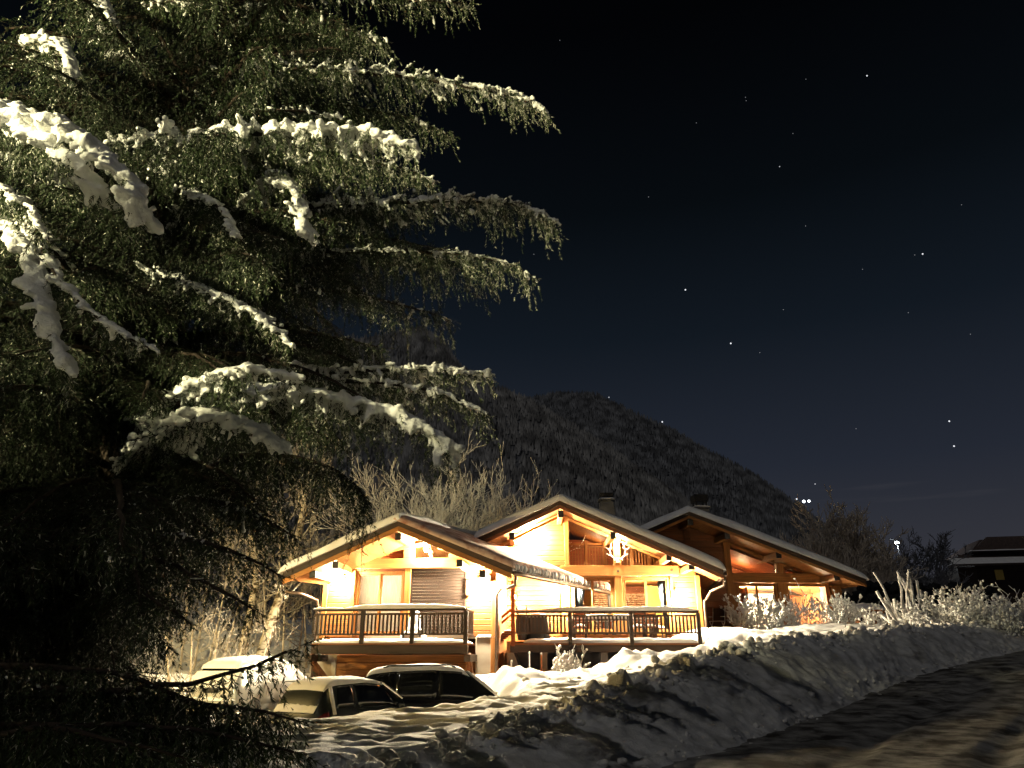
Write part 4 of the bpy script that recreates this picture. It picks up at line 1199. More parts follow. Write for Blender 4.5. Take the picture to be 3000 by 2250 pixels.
plank_wall(c3, [(xw0, ZB), (xp0, ZB), (xp0, zroof3(xp0)), (apex[0], zroof3(apex[0])), (xw0, zroof3(xw0))], 0, .25, M['board_dark'])
post(c3, X(2014), X(2032), ZB, zroof3(X(2023)) - .05, -.05, .1, M['board_dark'])
post(c3, xp0, xp1, ZB, zroof3(xp1) - .03, -.1, .25)
post(c3, xm0, xm1, zb1, zroof3(xm1) - .03, -.1, .25)
post(c3, xm0 - .06, xm1 + .06, zf - .3, zb0 - .003, -.1, .25)
post(c3, xr0 + .03, xr1, zf - .3, zroof3(xr1) - .03, -.1, .25)
post(c3, xp1 + .005, X(2158), zf - .3, zb0 - .003, -.04, .15)
MB().box(xp1 + .003, xr0 + .026, -.12, .12, zb0, zb1).build('tie_beam', M['honey'], c3, bevel=.02)
g1 = MB().prism([(xp1, zb1 + .02), (xm0, zb1 + .02), (xm0, zroof3(xm0) - .14), (xp1, zroof3(xp1) - .14)], .06, .08).build('gable_window', M['glass'], c3)
MB().prism([(xp1, zroof3(xp1) - .14), (xm0, zroof3(xm0) - .14), (xm0, zroof3(xm0) - .02), (xp1, zroof3(xp1) - .02)], 0, .12).build('frame', M['honey'], g1)
xe = xr0 + .02
g2 = MB().prism([(xm1, zb1 + .02), (xe, zb1 + .02), (xe, max(zroof3(xe) - .1, zb1 + .03)), (xm1, zroof3(xm1) - .14)], .06, .08).build('gable_window', M['glass'], c3)
MB().prism([(xm1, zroof3(xm1) - .14), (xe, max(zroof3(xe) - .10, zb1 + .03)), (xe, zroof3(xe) - .01), (xm1, zroof3(xm1) - .02)], 0, .12).build('frame', M['honey'], g2)
window(c3, X(2158), xm0 - .06, zf - .1, zb0 - .02, .03, 2, .07)
window(c3, xm1 + .06, xr0 + .02, zf - .1, zb0 - .02, .03, 1, .07)
# lit room
MB().box(xp1 - .3, xr1 + .2, .3, 5.4, zf - .25, zf - .12).build('room_floor', M['honey'], c3)
MB().box(xp0, xr1 + .4, 5.4, 5.55, zf - .2, zroof3(xp0) - .05).build('rear_wall', M['white_wall'], c3)
xcl, xcr = xp1 - .25, xr1 + .2
ce = MB().prism([(xcl, zroof3(xcl) - .16), (xcr, zroof3(xcr) - .16), (xcr, zroof3(xcr) - .2), (xcl, zroof3(xcl) - .2)], .2, 5.38).build('room_ceiling', M['red_wood'], c3)
for i in range(24):                          # ceiling boards run up the slope
    y = .22 + i * .215
    MB().prism([(xcl, zroof3(xcl) - .203), (xcr, zroof3(xcr) - .203), (xcr, zroof3(xcr) - .225), (xcl, zroof3(xcl) - .225)], y, y + .205).build('plank', M['red_wood'], ce)
plank_wall(c3, [(xp1 - .3, zb1 - .2), (xr1, zb1 - .2), (xr1, zroof3(xr1) - .25), (xp1 - .3, zroof3(xp1 - .3) - .25)], 3.2, .3, M['red_wood'], name='upper_room_wall')
MB().prism([(xw0, ZB), (xw0 + .16, ZB), (xw0 + .16, zroof3(xw0) - .05), (xw0, zroof3(xw0) - .05)], .2, 7.6).build('side_wall', M['board_dark'], c3)
MB().prism([(xr1 - .14, ZB), (xr1 + .02, ZB), (xr1 + .02, zroof3(xr1) - .05), (xr1 - .14, zroof3(xr1) - .05)], .2, 7.6).build('side_wall', M['board_dark'], c3)
MB().box(xw0 + .16, xr1 - .14, 7.5, 7.6, ZB, zroof3(xr1) - .1).build('back_wall', M['board_dark'], c3)
MB().box(xp1 - .28, xr1 - .16, .35, 5.38, zb0 - .02, zb0 + .14).build('added_loft_floor', M['honey'], c3)  # slab added inside to keep the room light out of the gable
# shelves on the left of the room
shf = MB().box(X(2168), X(2172), .9, 1.3, zf, zb0 - .1).box(X(2206), X(2210), .9, 1.3, zf, zb0 - .1).build('bookcase', M['honey_v'], c3)
MB().box(X(2168), X(2210), 1.3, 1.34, zf, zb0 - .1).build('back_panel', M['board'], shf)
for i in range(6):
    z_ = zf + .1 + i * .36
    MB().box(X(2172) + .003, X(2206) - .003, .92, 1.3, z_, z_ + .03).build('shelf', M['honey'], shf)
curtain(c3, xr0 - .3, xr0 - .03, zf, zb0 - .1, .25, M['curtain_white'], 6)
pend = empty('pendant_lamp', f.O + f.ex * X(2396) + f.ey * 1.2 + np.array([0, 0, f.z(2392, 1716, 1.2)]), f.yaw, 'red shaded pendant lamp inside the farthest right chalet window', 'lamp')
MB().lathe([(.02, .22), (.10, .18), (.30, .02), (.31, 0), (.28, 0), (.09, .16)], 18).build('shade', M['red_wood'], pend, smooth=True)
MB().lathe([(.012, .22), (.012, .8)], 6).build('cord', M['black'], pend)
MB().lathe([(.02, .12), (.06, .08), (.07, .02), (.03, -.03)], 12).build('bulb', M['lamp_in'], pend, smooth=True)
point_light('room_light', (X(2330), 1.9, zb0 - .4), 2200, (1, .80, .50), .2, c3)
point_light('room_light', (X(2235), 1.9, zb0 - .4), 1400, (1, .80, .50), .2, c3)
point_light('gallery_light', (X(2215), 1.9, zb1 + .25), 120, (1, .66, .34), .2, c3)
point_light('gallery_light', (X(2330), 1.9, zb1 + .08), 50, (1, .66, .34), .15, c3)
point_light('room_light', (X(2405), 1.3, zb0 - .9), 300, (1, .80, .50), .2, c3)
for px_, py_ in ((2022, 1529), (2130, 1570), (2281, 1626), (2451, 1691)):
    x, z = f(px_, py_, VO + .12)
    purlin(c3, x, z, VO + .12, .8, .2, .24)
chimney(c3, 2050, 1452, 1473, 1492, 1500, 4.0, .66, .95)
# ------------------------------------------------------------------ cars
M['paint_black'] = mat_noise('black_paint', (.010, .011, .012), (.014, .015, .016), (3, 3, 3), .22, 0, spec=.5, coat=.6)
M['paint_grey'] = mat_noise('dark_green_grey_paint', (.010, .013, .012), (.022, .026, .023), (3, 3, 3), .3, 0, spec=.5, coat=.4)
M['paint_silver'] = mat_noise('silver_paint', (.42, .42, .40), (.50, .50, .47), (3, 3, 3), .35, 0, metallic=.4, coat=.3)
M['car_glass'] = glass_mat('car_glass', (.35, .40, .38))
M['car_glass_dark'] = mat_noise('privacy_glass', (.006, .007, .008), (.008, .009, .010), (2, 2, 2), .06, 0, spec=.5)
M['rubber'] = mat_noise('tyre_rubber', (.012, .012, .012), (.025, .025, .025), (9, 9, 9), .8, .1)
M['rim'] = mat_noise('wheel_rim', (.30, .30, .31), (.4, .4, .41), (9, 9, 9), .4, 0, metallic=.8)
M['plastic'] = mat_noise('dark_plastic', (.015, .015, .016), (.022, .022, .022), (9, 9, 9), .6, 0)
M['tail'] = mat_noise('tail_lamp_red', (.07, .007, .006), (.10, .009, .007), (9, 9, 9), .25, 0, coat=.5)
M['chrome'] = mat_noise('bright_trim', (.6, .6, .6), (.7, .7, .7), (9, 9, 9), .2, 0, metallic=1)
M['frost'] = mat_noise('frost_on_glass', (.012, .018, .015), (.46, .48, .45), (9, 9, 13), .7, .6, detail=9, lo=.46, hi=.58)

def make_car(name, loc, rz, label, st, mat, glass, roof_snow=.10, wheels=(.75, 3.4), wr=.34, snow_seed=0, frost_rear=None, group='parked cars'):
    """st: rows of (x, z_sill, z_belt, z_roof, half-width, half-width of the roof) from the tail to the nose; heights over the ground"""
    c = empty(name, loc, rz, label, 'car', group)
    st = np.array(st, float)
    xs = np.linspace(st[0, 0], st[-1, 0], 61)
    T = np.stack([xs] + [np.interp(xs, st[:, 0], st[:, k]) for k in range(1, 6)], 1)
    for _ in range(2): T[1:-1, 1:] = (T[:-2, 1:] + T[2:, 1:] + 2 * T[1:-1, 1:]) / 4
    def ring(r):
        x, zs, zb, zr, w, wt = r
        h = zb - zs
        top = max(zr - zb, .0)
        pts = [(0, zs), (w * .90, zs), (w * .97, zs + .12 * h), (w, zs + .45 * h), (w * .99, zs + .75 * h), (w * .955, zb - .03), (w * .93, zb),
               (wt + (w * .93 - wt) * .5, zb + top * .52), (wt * 1.0, zb + top * .86), (wt * .93, zb + top * .97), (wt * .55, zr), (0, zr + .012)]
        return pts
    V = []; n = 12
    for r in T:
        p = ring(r)
        V += [(r[0], -y, z) for y, z in p] + [(r[0], y, z) for y, z in p[-2:0:-1]]
    m = 2 * n - 2
    V = np.array(V)
    F = [(i * m + k, i * m + (k + 1) % m, (i + 1) * m + (k + 1) % m, (i + 1) * m + k) for i in range(len(T) - 1) for k in range(m)]
    F += [tuple(range(m - 1, -1, -1)), tuple((len(T) - 1) * m + k for k in range(m))]
    b = MB().add(V, F).build('body', mat, c, smooth=True)
    def patch(x0, x1, k0, k1, name_, mat_, side, off=.006, parent=None, shrink0=0, nx=10):
        """panel lying on the body between stations x0..x1 and ring points k0..k1 (fractions allowed)"""
        vs, fs = [], []
        kk = np.linspace(k0, k1, 6)
        for i in range(nx + 1):
            for j, k in enumerate(kk):
                f = j / 5
                x = x0[0] + (x0[1] - x0[0]) * f; x2 = x1[0] + (x1[1] - x1[0]) * f
                x = x + (x2 - x) * i / nx
                r = np.array([np.interp(x, xs, T[:, q]) for q in range(6)]); r[0] = x
                p = ring(r); a = int(min(k, n - 2)); t = k - a
                y = p[a][0] + (p[a + 1][0] - p[a][0]) * t; z = p[a][1] + (p[a + 1][1] - p[a][1]) * t
                vs.append((x, side * (y + off), z + off * .35))
        for i in range(nx):
            for j in range(5):
                q = (i * 6 + j, (i + 1) * 6 + j, (i + 1) * 6 + j + 1, i * 6 + j + 1)
                fs.append(q if side < 0 else q[::-1])
        o = MB().add(vs, fs).build(name_, mat_, parent or c, smooth=True)
        s_ = o.modifiers.new('thickness', 'SOLIDIFY'); s_.thickness = .012; s_.offset = -1
        return o
    c_ = dict(root=c, body=b, patch=patch, T=T, ring=ring, xs=xs)
    for x in wheels:
        for s_ in (-1, 1):
            w = float(np.interp(x, xs, T[:, 4]))
            ty = MB()
            for_prof = [(wr * .62, -.11), (wr * .94, -.11), (wr, -.07), (wr, .07), (wr * .94, .11), (wr * .62, .11)]
            k = 24
            vs = [(x + r * math.cos(2 * math.pi * q / k), s_ * (w - .09) + t, wr + r * math.sin(2 * math.pi * q / k)) for r, t in for_prof for q in range(k)]
            fs = [(i * k + q, i * k + (q + 1) % k, (i + 1) * k + (q + 1) % k, (i + 1) * k + q) for i in range(5) for q in range(k)]
            wh = ty.add(vs, fs).build('wheel', M['rubber'], c, smooth=True)
            rm_ = MB()
            for q in range(5):
                a = 2 * math.pi * q / 5
                rm_.bar((x, s_ * (w - .0), wr), (x + wr * .62 * math.cos(a), s_ * (w - .0), wr + wr * .62 * math.sin(a)), .03, .07, (0, 1, 0))
            vs = [(x + r * math.cos(2 * math.pi * q / k), s_ * (w - .05 + t), wr + r * math.sin(2 * math.pi * q / k)) for r, t in ((wr * .64, .06), (wr * .56, .06), (wr * .54, 0), (.0, 0)) for q in range(k)]
            rm_.add(vs, [(i * k + q, i * k + (q + 1) % k, (i + 1) * k + (q + 1) % k, (i + 1) * k + q) for i in range(3) for q in range(k)])
            rm_.build('rim', M['rim'], wh, smooth=False)
    def roof_fn(x0, x1, kmax=9.4):
        def fn(u, v):
            out = np.zeros((len(u), 3))
            for i in range(len(u)):
                x = x0 + (x1 - x0) * u[i]
                r = [np.interp(x, xs, T[:, q]) for q in range(6)]; p = ring(r)
                k = kmax + (n - 1 - kmax) * (1 - abs(2 * v[i] - 1)); a = int(min(k, n - 2)); t = k - a
                y = p[a][0] + (p[a + 1][0] - p[a][0]) * t; z = p[a][1] + (p[a + 1][1] - p[a][1]) * t
                out[i] = (x, y * (1 if v[i] > .5 else -1), z + .002)
            return out
        return fn
    c_['roof_fn'] = roof_fn
    return c_

def snow_on_car(cd, x0, x1, T, seed, name='roof_snow', kmax=8.6, amp=.02, nu=44, nv=24, pw=5):
    return snow_cap(name, cd['roof_fn'](x0, x1, kmax), T, nu, nv, M['snow'], cd['root'], amp=amp, freq=3.2, seed=seed, pw=pw, skirt=.004)

def gnd(x, y): return float(gz(x, y)[0])

# black estate, side on, facing right
sx, sy = P(1300, 2080, 20.2)[:2] * 1.0
HD = R(9)
sta = [(0, .40, .92, 1.00, .80, .72), (.06, .30, .98, 1.30, .90, .66), (.35, .28, 1.02, 1.66, .95, .66), (.9, .26, 1.03, 1.73, .97, .68), (1.9, .25, 1.02, 1.77, .97, .70), (2.6, .25, 1.00, 1.73, .97, .69), (2.95, .25, .99, 1.58, .97, .68), (3.45, .26, .97, 1.16, .96, .70),
       (3.6, .27, .96, 1.04, .95, .78), (4.2, .28, .92, .96, .93, .70), (4.55, .30, .80, .84, .86, .62), (4.68, .36, .66, .68, .76, .55)]
cx, cy = P(1032, 1990, 19.8)[:2]
o3 = (cx + .1, cy - .3, -.38)
cd = make_car('parked_car', o3, HD, 'black estate car with clear side windows below the garage boards', sta, M['paint_black'], M['car_glass'])
pt = cd['patch']
for s_ in (-1, 1):
    pt((.42, .62), (.98, .98), 6.1, 8.3, 'quarter_window', M['car_glass_dark'], s_)
    pt((1.04, 1.04), (1.98, 1.98), 6.1, 8.3, 'side_window', M['car_glass_dark'], s_)
    pt((2.06, 2.06), (3.18, 2.62), 6.1, 8.3, 'side_window', M['car_glass_dark'], s_)
    for x0, x1 in ((1.02, 2.0), (2.02, 3.15)):
        d_ = pt((x0, x0), (x1, x1), 2.4, 5.9, 'door', M['paint_black'], s_, .005)
        hx = x0 + .16
        MB().box(hx, hx + .2, s_ * .985 - .02, s_ * .985 + .02, .84, .875).build('handle', M['chrome'], d_, bevel=.008)
    mi = MB().lathe([(.02, -.09), (.09, -.06), (.10, .02), (.06, .09), (.01, .10)], 12, (2.98, s_ * 1.08, 1.06)).build('wing_mirror', M['paint_black'], cd['root'], smooth=True)
    MB().box(2.95, 3.02, s_ * 1.02 - .08, s_ * 1.02 + .06, .98, 1.02).build('mirror_arm', M['paint_black'], mi)
    pt((.9, .9), (3.6, 3.6), 1.0, 2.2, 'sill_trim', M['plastic'], s_, .008)
    pt((.02, .02), (.30, .30), 4.2, 5.8, 'tail_lamp', M['tail'], s_, .01)
    pt((4.2, 4.2), (4.55, 4.55), 3.4, 5.4, 'headlamp', M['car_glass_dark'], s_, .01)
    MB().tube([(.7, s_ * .60, 1.76), (.85, s_ * .62, 1.81), (2.3, s_ * .62, 1.83), (2.45, s_ * .62, 1.78)], .018, 6).build('roof_rail', M['black'], cd['root'], smooth=True)
    pt((2.62, 2.60), (2.80, 2.66), 8.1, 9.2, 'pillar_snow', M['snow'], s_, .012)
# windscreen
MB().add([(2.70, -.58, 1.68), (2.70, .58, 1.68), (3.52, .70, 1.08), (3.52, -.70, 1.08)], [(0, 1, 2, 3)]).build('windscreen', M['car_glass_dark'], cd['root']).modifiers.new('t', 'SOLIDIFY').thickness = .01
for s_ in (-1, 1):
    MB().bar((2.72, s_ * .62, 1.69), (3.52, s_ * .74, 1.09), .05, .03).build('pillar_trim', M['chrome'], cd['root'])
    snow_cap('pillar_snow', lambda u, v: np.stack([2.74 + .74 * u, s_ * (.57 + .12 * u) + (v - .5) * .10, 1.695 - .56 * u], 1), .05, 30, 8, M['snow'], cd['root'], amp=.012, freq=6, seed=8, pw=3)
snow_on_car(cd, .32, 2.68, .085, 91)
snow_on_car(cd, 3.55, 4.2, .03, 92, 'bonnet_snow', 8.6, .02)

# small hatchback, tail towards us
HD2 = R(58)
sta2 = [(0, .40, .80, .90, .70, .60), (.05, .30, .90, 1.05, .80, .58), (.28, .27, .96, 1.40, .84, .60), (.55, .26, .97, 1.47, .86, .62), (1.4, .25, .96, 1.51, .87, .64), (2.0, .25, .94, 1.46, .87, .63), (2.3, .25, .93, 1.32, .87, .64), (2.85, .26, .90, 1.02, .86, .70), (3.1, .27, .88, .94, .85, .72), (3.6, .30, .76, .80, .78, .6), (3.8, .36, .60, .62, .68, .5)]
cx, cy = P(895, 2040, 16.9)[:2]
cd2 = make_car('parked_car', (cx - .22, cy, -.38), HD2, 'small dark hatchback with frosted rear window and snowy roof', sta2, M['paint_grey'], M['car_glass'], wheels=(.62, 3.0), wr=.29)
pt = cd2['patch']
for s_ in (-1, 1):
    pt((.48, .60), (1.02, .98), 6.1, 8.2, 'quarter_window', M['car_glass_dark'], s_)
    pt((1.12, 1.06), (2.56, 2.02), 6.1, 8.2, 'side_window', M['car_glass_dark'], s_)
    d_ = pt((1.05, 1.05), (2.5, 2.5), 2.4, 5.9, 'door', M['paint_grey'], s_, .005)
    MB().box(1.2, 1.38, s_ * .88 - .02, s_ * .88 + .02, .80, .83).build('handle', M['plastic'], d_, bevel=.008)
    pt((.03, .03), (.25, .25), 4.2, 5.9, 'tail_lamp', M['tail'], s_, .01)
    mi = MB().lathe([(.02, -.07), (.08, -.05), (.09, .02), (.05, .07), (.01, .08)], 12, (2.3, s_ * .98, .98)).build('wing_mirror', M['paint_grey'], cd2['root'], smooth=True)
    MB().bar((2.04, s_ * .585, 1.45), (2.86, s_ * .70, 1.0), .05, .03).build('pillar_trim', M['chrome'], cd2['root'])
    snow_cap('pillar_snow', lambda u, v: np.stack([2.06 + .76 * u, s_ * (.55 + .12 * u) + (v - .5) * .08, 1.465 - .44 * u], 1), .035, 26, 8, M['snow'], cd2['root'], amp=.01, freq=6, seed=18, pw=3)
# rear screen, wiper, plate
rs_ = MB().add([(.005, -.62, .93), (.005, .62, .93), (.30, .54, 1.40), (.30, -.54, 1.40)], [(3, 2, 1, 0)]).build('rear_window', M['frost'], cd2['root'])
rs_.modifiers.new('t', 'SOLIDIFY').thickness = .015
MB().bar((-.015, .0, .96), (.09, .33, 1.08), .02, .02).build('wiper', M['plastic'], rs_)
MB().box(-.03, .02, -.26, .26, .58, .70).build('number_plate', M['paint_silver'], cd2['root'], bevel=.008)
MB().box(-.06, .12, -.72, .72, .30, .52).build('bumper', M['paint_grey'], cd2['root'], bevel=.04)
MB().add([(2.02, -.56, 1.45), (2.02, .56, 1.45), (2.88, .68, 1.0), (2.88, -.68, 1.0)], [(0, 1, 2, 3)]).build('windscreen', M['car_glass_dark'], cd2['root']).modifiers.new('t', 'SOLIDIFY').thickness = .01
snow_on_car(cd2, .25, 2.05, .085, 93)
snow_cap('window_snow', lambda u, v: np.stack([-.02 + .10 * v, -.60 + 1.2 * u + .0 * v, .93 + .12 * v], 1), .05, 40, 10, M['snow'], cd2['root'], amp=.04, freq=6, seed=23, pw=3)
snow_cap('pillar_snow', lambda u, v: np.stack([.34 + .10 * (v - .5), np.full(u.shape, -.66) - .20 * (1 - u), 1.42 - .52 * (1 - u)], 1), .04, 24, 10, M['snow'], cd2['root'], amp=.02, freq=7, seed=24, pw=3)
snow_on_car(cd2, 2.9, 3.5, .05, 94, 'bonnet_snow', 8.6, .02)

# light car under a full coat of snow
HD3 = R(70)
sta3 = [(0, .42, .92, .98, .80, .70), (.05, .32, 1.0, 1.12, .90, .66), (.30, .28, 1.04, 1.52, .93, .66), (.7, .27, 1.05, 1.62, .95, .68), (1.7, .26, 1.04, 1.66, .95, .70), (2.5, .26, 1.02, 1.60, .95, .69), (2.9, .26, 1.0, 1.42, .95, .69), (3.4, .27, .97, 1.10, .94, .74), (4.1, .30, .86, .90, .88, .66), (4.4, .38, .66, .68, .76, .55)]
cx, cy = P(622, 2000, 22.6)[:2]
cd3 = make_car('parked_car', (cx, cy, -.10), HD3, 'light car coated in snow with only a slit of rear window clear', sta3, M['paint_silver'], M['car_glass'], wheels=(.75, 3.45), wr=.32)
pt = cd3['patch']
for s_ in (-1, 1):
    pt((.50, .66), (1.05, 1.0), 6.1, 8.2, 'quarter_window', M['frost'], s_)
    pt((1.12, 1.08), (2.0, 2.0), 6.1, 8.2, 'side_window', M['frost'], s_)
    pt((2.08, 2.08), (3.1, 2.55), 6.1, 8.2, 'side_window', M['frost'], s_)
    for x0, x1 in ((1.06, 2.02), (2.05, 3.1)): pt((x0, x0), (x1, x1), 2.4, 5.9, 'door', M['paint_silver'], s_, .005)
MB().add([(-.002, -.66, 1.05), (-.002, .66, 1.05), (.27, .58, 1.50), (.27, -.58, 1.50)], [(3, 2, 1, 0)]).build('rear_window', M['car_glass_dark'], cd3['root']).modifiers.new('t', 'SOLIDIFY').thickness = .012
MB().box(-.10, .12, -.84, .84, .32, .60).build('bumper', M['paint_silver'], cd3['root'], bevel=.05)
MB().box(-.035, .02, -.26, .26, .78, .90).build('number_plate', M['plastic'], cd3['root'], bevel=.008)
snow_on_car(cd3, .22, 2.6, .11, 95)
snow_cap('tailgate_snow', lambda u, v: np.stack([-.055 + .25 * v, -.78 + 1.56 * u, .94 + .40 * v], 1), .075, 50, 18, M['snow'], cd3['root'], amp=.02, freq=3, seed=25, pw=5)
snow_cap('window_snow', lambda u, v: np.stack([.225 + .07 * v, -.66 + 1.32 * u, 1.435 + .10 * v], 1), .06, 40, 8, M['snow'], cd3['root'], amp=.015, freq=3, seed=26, pw=4)
snow_cap('bumper_snow', lambda u, v: np.stack([-.12 + .2 * v, -.84 + 1.68 * u, np.full(u.shape, .60)], 1), .08, 50, 10, M['snow'], cd3['root'], amp=.03, freq=3, seed=27, pw=4)
for s_ in (-1, 1):
    snow_cap('window_snow', lambda u, v: np.stack([.5 + 2.3 * u, s_ * (.90 - .20 * v), 1.05 + .46 * v], 1), .05, 60, 12, M['snow'], cd3['root'], amp=.04, freq=4, seed=28, pw=3)
snow_on_car(cd3, 2.7, 4.0, .10, 96, 'bonnet_snow', 8.4, .03)

# ------------------------------------------------------------------ leafless trees and shrubs
M['frost_twig'] = mat_noise('frosted_twigs', (.17, .135, .10), (.46, .42, .37), (7, 7, 7), .9, .0, lo=.3, hi=.6)
M['frost_shrub'] = mat_noise('frosted_shrub', (.50, .49, .48), (.80, .79, .79), (9, 9, 9), .9, .2, lo=.3, hi=.6)
M['brown_twig'] = mat_noise('brown_twigs', (.44, .37, .29), (.72, .63, .53), (3, 3, 3), .9, 0)
M['dark_twig'] = mat_noise('dark_twigs', (.07, .07, .078), (.22, .22, .24), (3, 3, 3), .9, 0)
M['frost_pale'] = mat_noise('pale_frosted_twigs', (.58, .53, .47), (.84, .81, .77), (7, 7, 7), .9, .0, lo=.3, hi=.6)
M['birch'] = mat_noise('pale_cracked_bark', (.10, .075, .05), (.48, .42, .33), (3.5, 3.5, 9), .9, .5, lo=.42, hi=.54)

def grow(base, dirv, length, r, depth, g, segs, spread=.5, kids=(2, 4), shrink=.68, up=.25, nseg=4, wob=.22, rmin=.004):
    """recursive branching; segs collects (a,b,ra,rb)"""
    d = dirv / np.linalg.norm(dirv); p = base.copy()
    pts = [p.copy()]
    for i in range(nseg):
        d = d + g.normal(0, wob, 3) * .5 + np.array([0, 0, up * .25]); d /= np.linalg.norm(d)
        q = p + d * length / nseg
        r1 = r * (1 - .62 * (i + 1) / nseg); r0 = r * (1 - .62 * i / nseg)
        segs.append((p, q, max(r0, rmin), max(r1, rmin)))
        p = q; pts.append((p.copy(), d.copy(), r1))
    if depth == 0: return
    n = g.integers(kids[0], kids[1] + 1)
    for k in range(n):
        i = int(g.integers(max(1, nseg // 2 - 1), nseg + 1))
        b, bd, br = pts[i]
        a = g.normal(0, 1, 3); a -= bd * (a @ bd); a /= np.linalg.norm(a) + 1e-9
        nd = bd + a * spread * g.uniform(.6, 1.4)
        grow(b, nd, length * shrink * g.uniform(.7, 1.15), max(br * .8, rmin), depth - 1, g, segs, spread, kids, shrink, up, nseg, wob, rmin)

def seg_mesh(name, segs, mat, parent, k=4, local=None):
    A = np.array([s[0] for s in segs]); B = np.array([s[1] for s in segs]); ra = np.array([s[2] for s in segs]); rb = np.array([s[3] for s in segs])
    V, F = seg_tubes(A, B, ra, rb, k)
    return tag(mesh_np(name, V, F, mat, parent, smooth=True), kind='stuff')

def bare_tree(name, base, stems, label, cat, seed, mat_crown, mat_trunk, crown, trunk_r=.16, group=None):
    """stems: list of lists of points (relative to the base) = trunk lines; crown: dict for grow()"""
    g = np.random.default_rng(seed)
    t = empty(name, base, 0, label, cat, group)
    crown = dict(crown); n_br, dep, ln = crown.pop('n'), crown.pop('depth'), crown.pop('length'); low = crown.pop('low', .35); fan = crown.pop('fan', 1.0); r0 = crown.pop('r0', .3)
    segs = []
    for pts in stems:
        pts = np.array(pts, float)
        m = MB().tube(pts, list(np.linspace(trunk_r, trunk_r * .35, len(pts))), 10).build('trunk', mat_trunk, t, smooth=True)
        L = np.linalg.norm(np.diff(pts, axis=0), axis=1); cum = np.concatenate([[0], np.cumsum(L)]); tot = cum[-1]
        for i in range(n_br):
            s = tot * (low + (1 - low) * (i + g.random()) / n_br)
            b = np.array([np.interp(s, cum, pts[:, c]) for c in range(3)])
            ang = g.uniform(0, 2 * np.pi)
            f = s / tot
            d = np.array([math.cos(ang) * fan, math.sin(ang) * fan, .25 + .9 * f])
            grow(b, d, ln * (1.15 - .6 * f) * g.uniform(.7, 1.2), trunk_r * r0 * (1.2 - .7 * f), dep, g, segs, **crown)
    seg_mesh('crown', segs, mat_crown, t, 3)
    return t

# behind the left chalet: wide frosted fan on the right, taller stems with birch-like bark on the left
b = P(1330, 1700, 35.0); b[2] = 2.0
bare_tree('bare_tree', b, [[(0, 0, 0), (.1, 0, 2.6), (.3, 0, 5.0)], [(0, .2, 0), (-.6, .2, 2.7), (-1.3, .2, 5.0)], [(.1, -.2, 0), (.8, -.2, 2.6), (1.9, -.2, 4.6)], [(0, 0, 0), (-1.4, 0, 2.3), (-3.0, 0, 4.0)]], 'frost-covered bare tree fanning up behind the left chalet roof', 'tree', 101, M['frost_pale'], M['frost_pale'],
          dict(n=11, depth=4, length=3.9, low=.4, fan=1.0, r0=.34, spread=.58, kids=(2, 4), shrink=.66, up=.38, nseg=4, rmin=.013), .13, 'frosted bare trees')
b = P(1150, 1700, 38.0); b[2] = 2.0
bare_tree('bare_tree', b, [[(0, 0, 0), (-.2, 0, 2.6), (-.3, 0, 5.0)], [(.3, 0, 0), (1.0, 0, 2.4), (1.6, 0, 4.4)]], 'frosted bare tree above the left end of the shuttered chalet roof', 'tree', 102, M['frost_twig'], M['frost_twig'],
          dict(n=9, depth=3, length=2.8, low=.4, fan=1.1, r0=.3, spread=.6, kids=(3, 4), shrink=.66, up=.3, nseg=5, rmin=.014), .12, 'frosted bare trees')
b = P(752, 1950, 27.0); b[2] = gnd(b[0], b[1]) - .1
bare_tree('bare_tree', b, [[(0, 0, 0), (.12, 0, 1.2), (.35, 0, 2.4), (.75, .1, 4.0), (1.0, .2, 6.0), (1.1, .2, 8.0)]], 'leaning bare tree with pale cracked bark beside the snowy car', 'tree', 103, M['frost_twig'], M['birch'],
          dict(n=20, depth=3, length=2.6, low=.28, fan=1.2, r0=.2, spread=.62, kids=(2, 4), shrink=.66, up=.12, nseg=5, rmin=.009), .25, 'frosted bare trees')
b = P(703, 1950, 27.4); b[2] = gnd(b[0], b[1]) - .1
bare_tree('bare_tree', b, [[(0, 0, 0), (.08, 0, 1.6), (.22, 0, 3.2), (-.1, 0, 5.0), (-.2, 0, 7.4)]], 'straight bare trunk left of the leaning pale-barked tree', 'tree', 104, M['frost_twig'], M['birch'],
          dict(n=18, depth=3, length=2.4, low=.28, fan=1.2, r0=.2, spread=.62, kids=(2, 4), shrink=.66, up=.1, nseg=5, rmin=.009), .19, 'frosted bare trees')
for i, (px_, Y, hh, lab) in enumerate([(610, 25.0, 3.6, 'low frosted thicket behind the snow-coated car'), (860, 29.5, 4.6, 'tangled frosted thicket left of the garage'), (560, 31.0, 6.5, 'tall frosted thicket at the back of the parking place'), (960, 34.0, 6.0, 'frosted thicket rising behind the shuttered chalet eave')]):
    b = P(px_, 1950, Y); b[2] = gnd(b[0], b[1]) - .1
    bare_tree('thicket', b, [[(g_ * .5, .2 * g_, 0), (g_ * .75, .1, hh * .35), (g_ * .95, 0, hh * .8)] for g_ in (-1.6, -.7, .2, 1.1, 2.0)], lab, 'shrub', 110 + i, M['frost_twig'], M['brown_twig'],
              dict(n=8, depth=2, length=hh * .32, low=.1, fan=1.0, r0=.4, spread=.7, kids=(3, 4), shrink=.7, up=.1, nseg=4, rmin=.008), .05, 'frosted thickets')
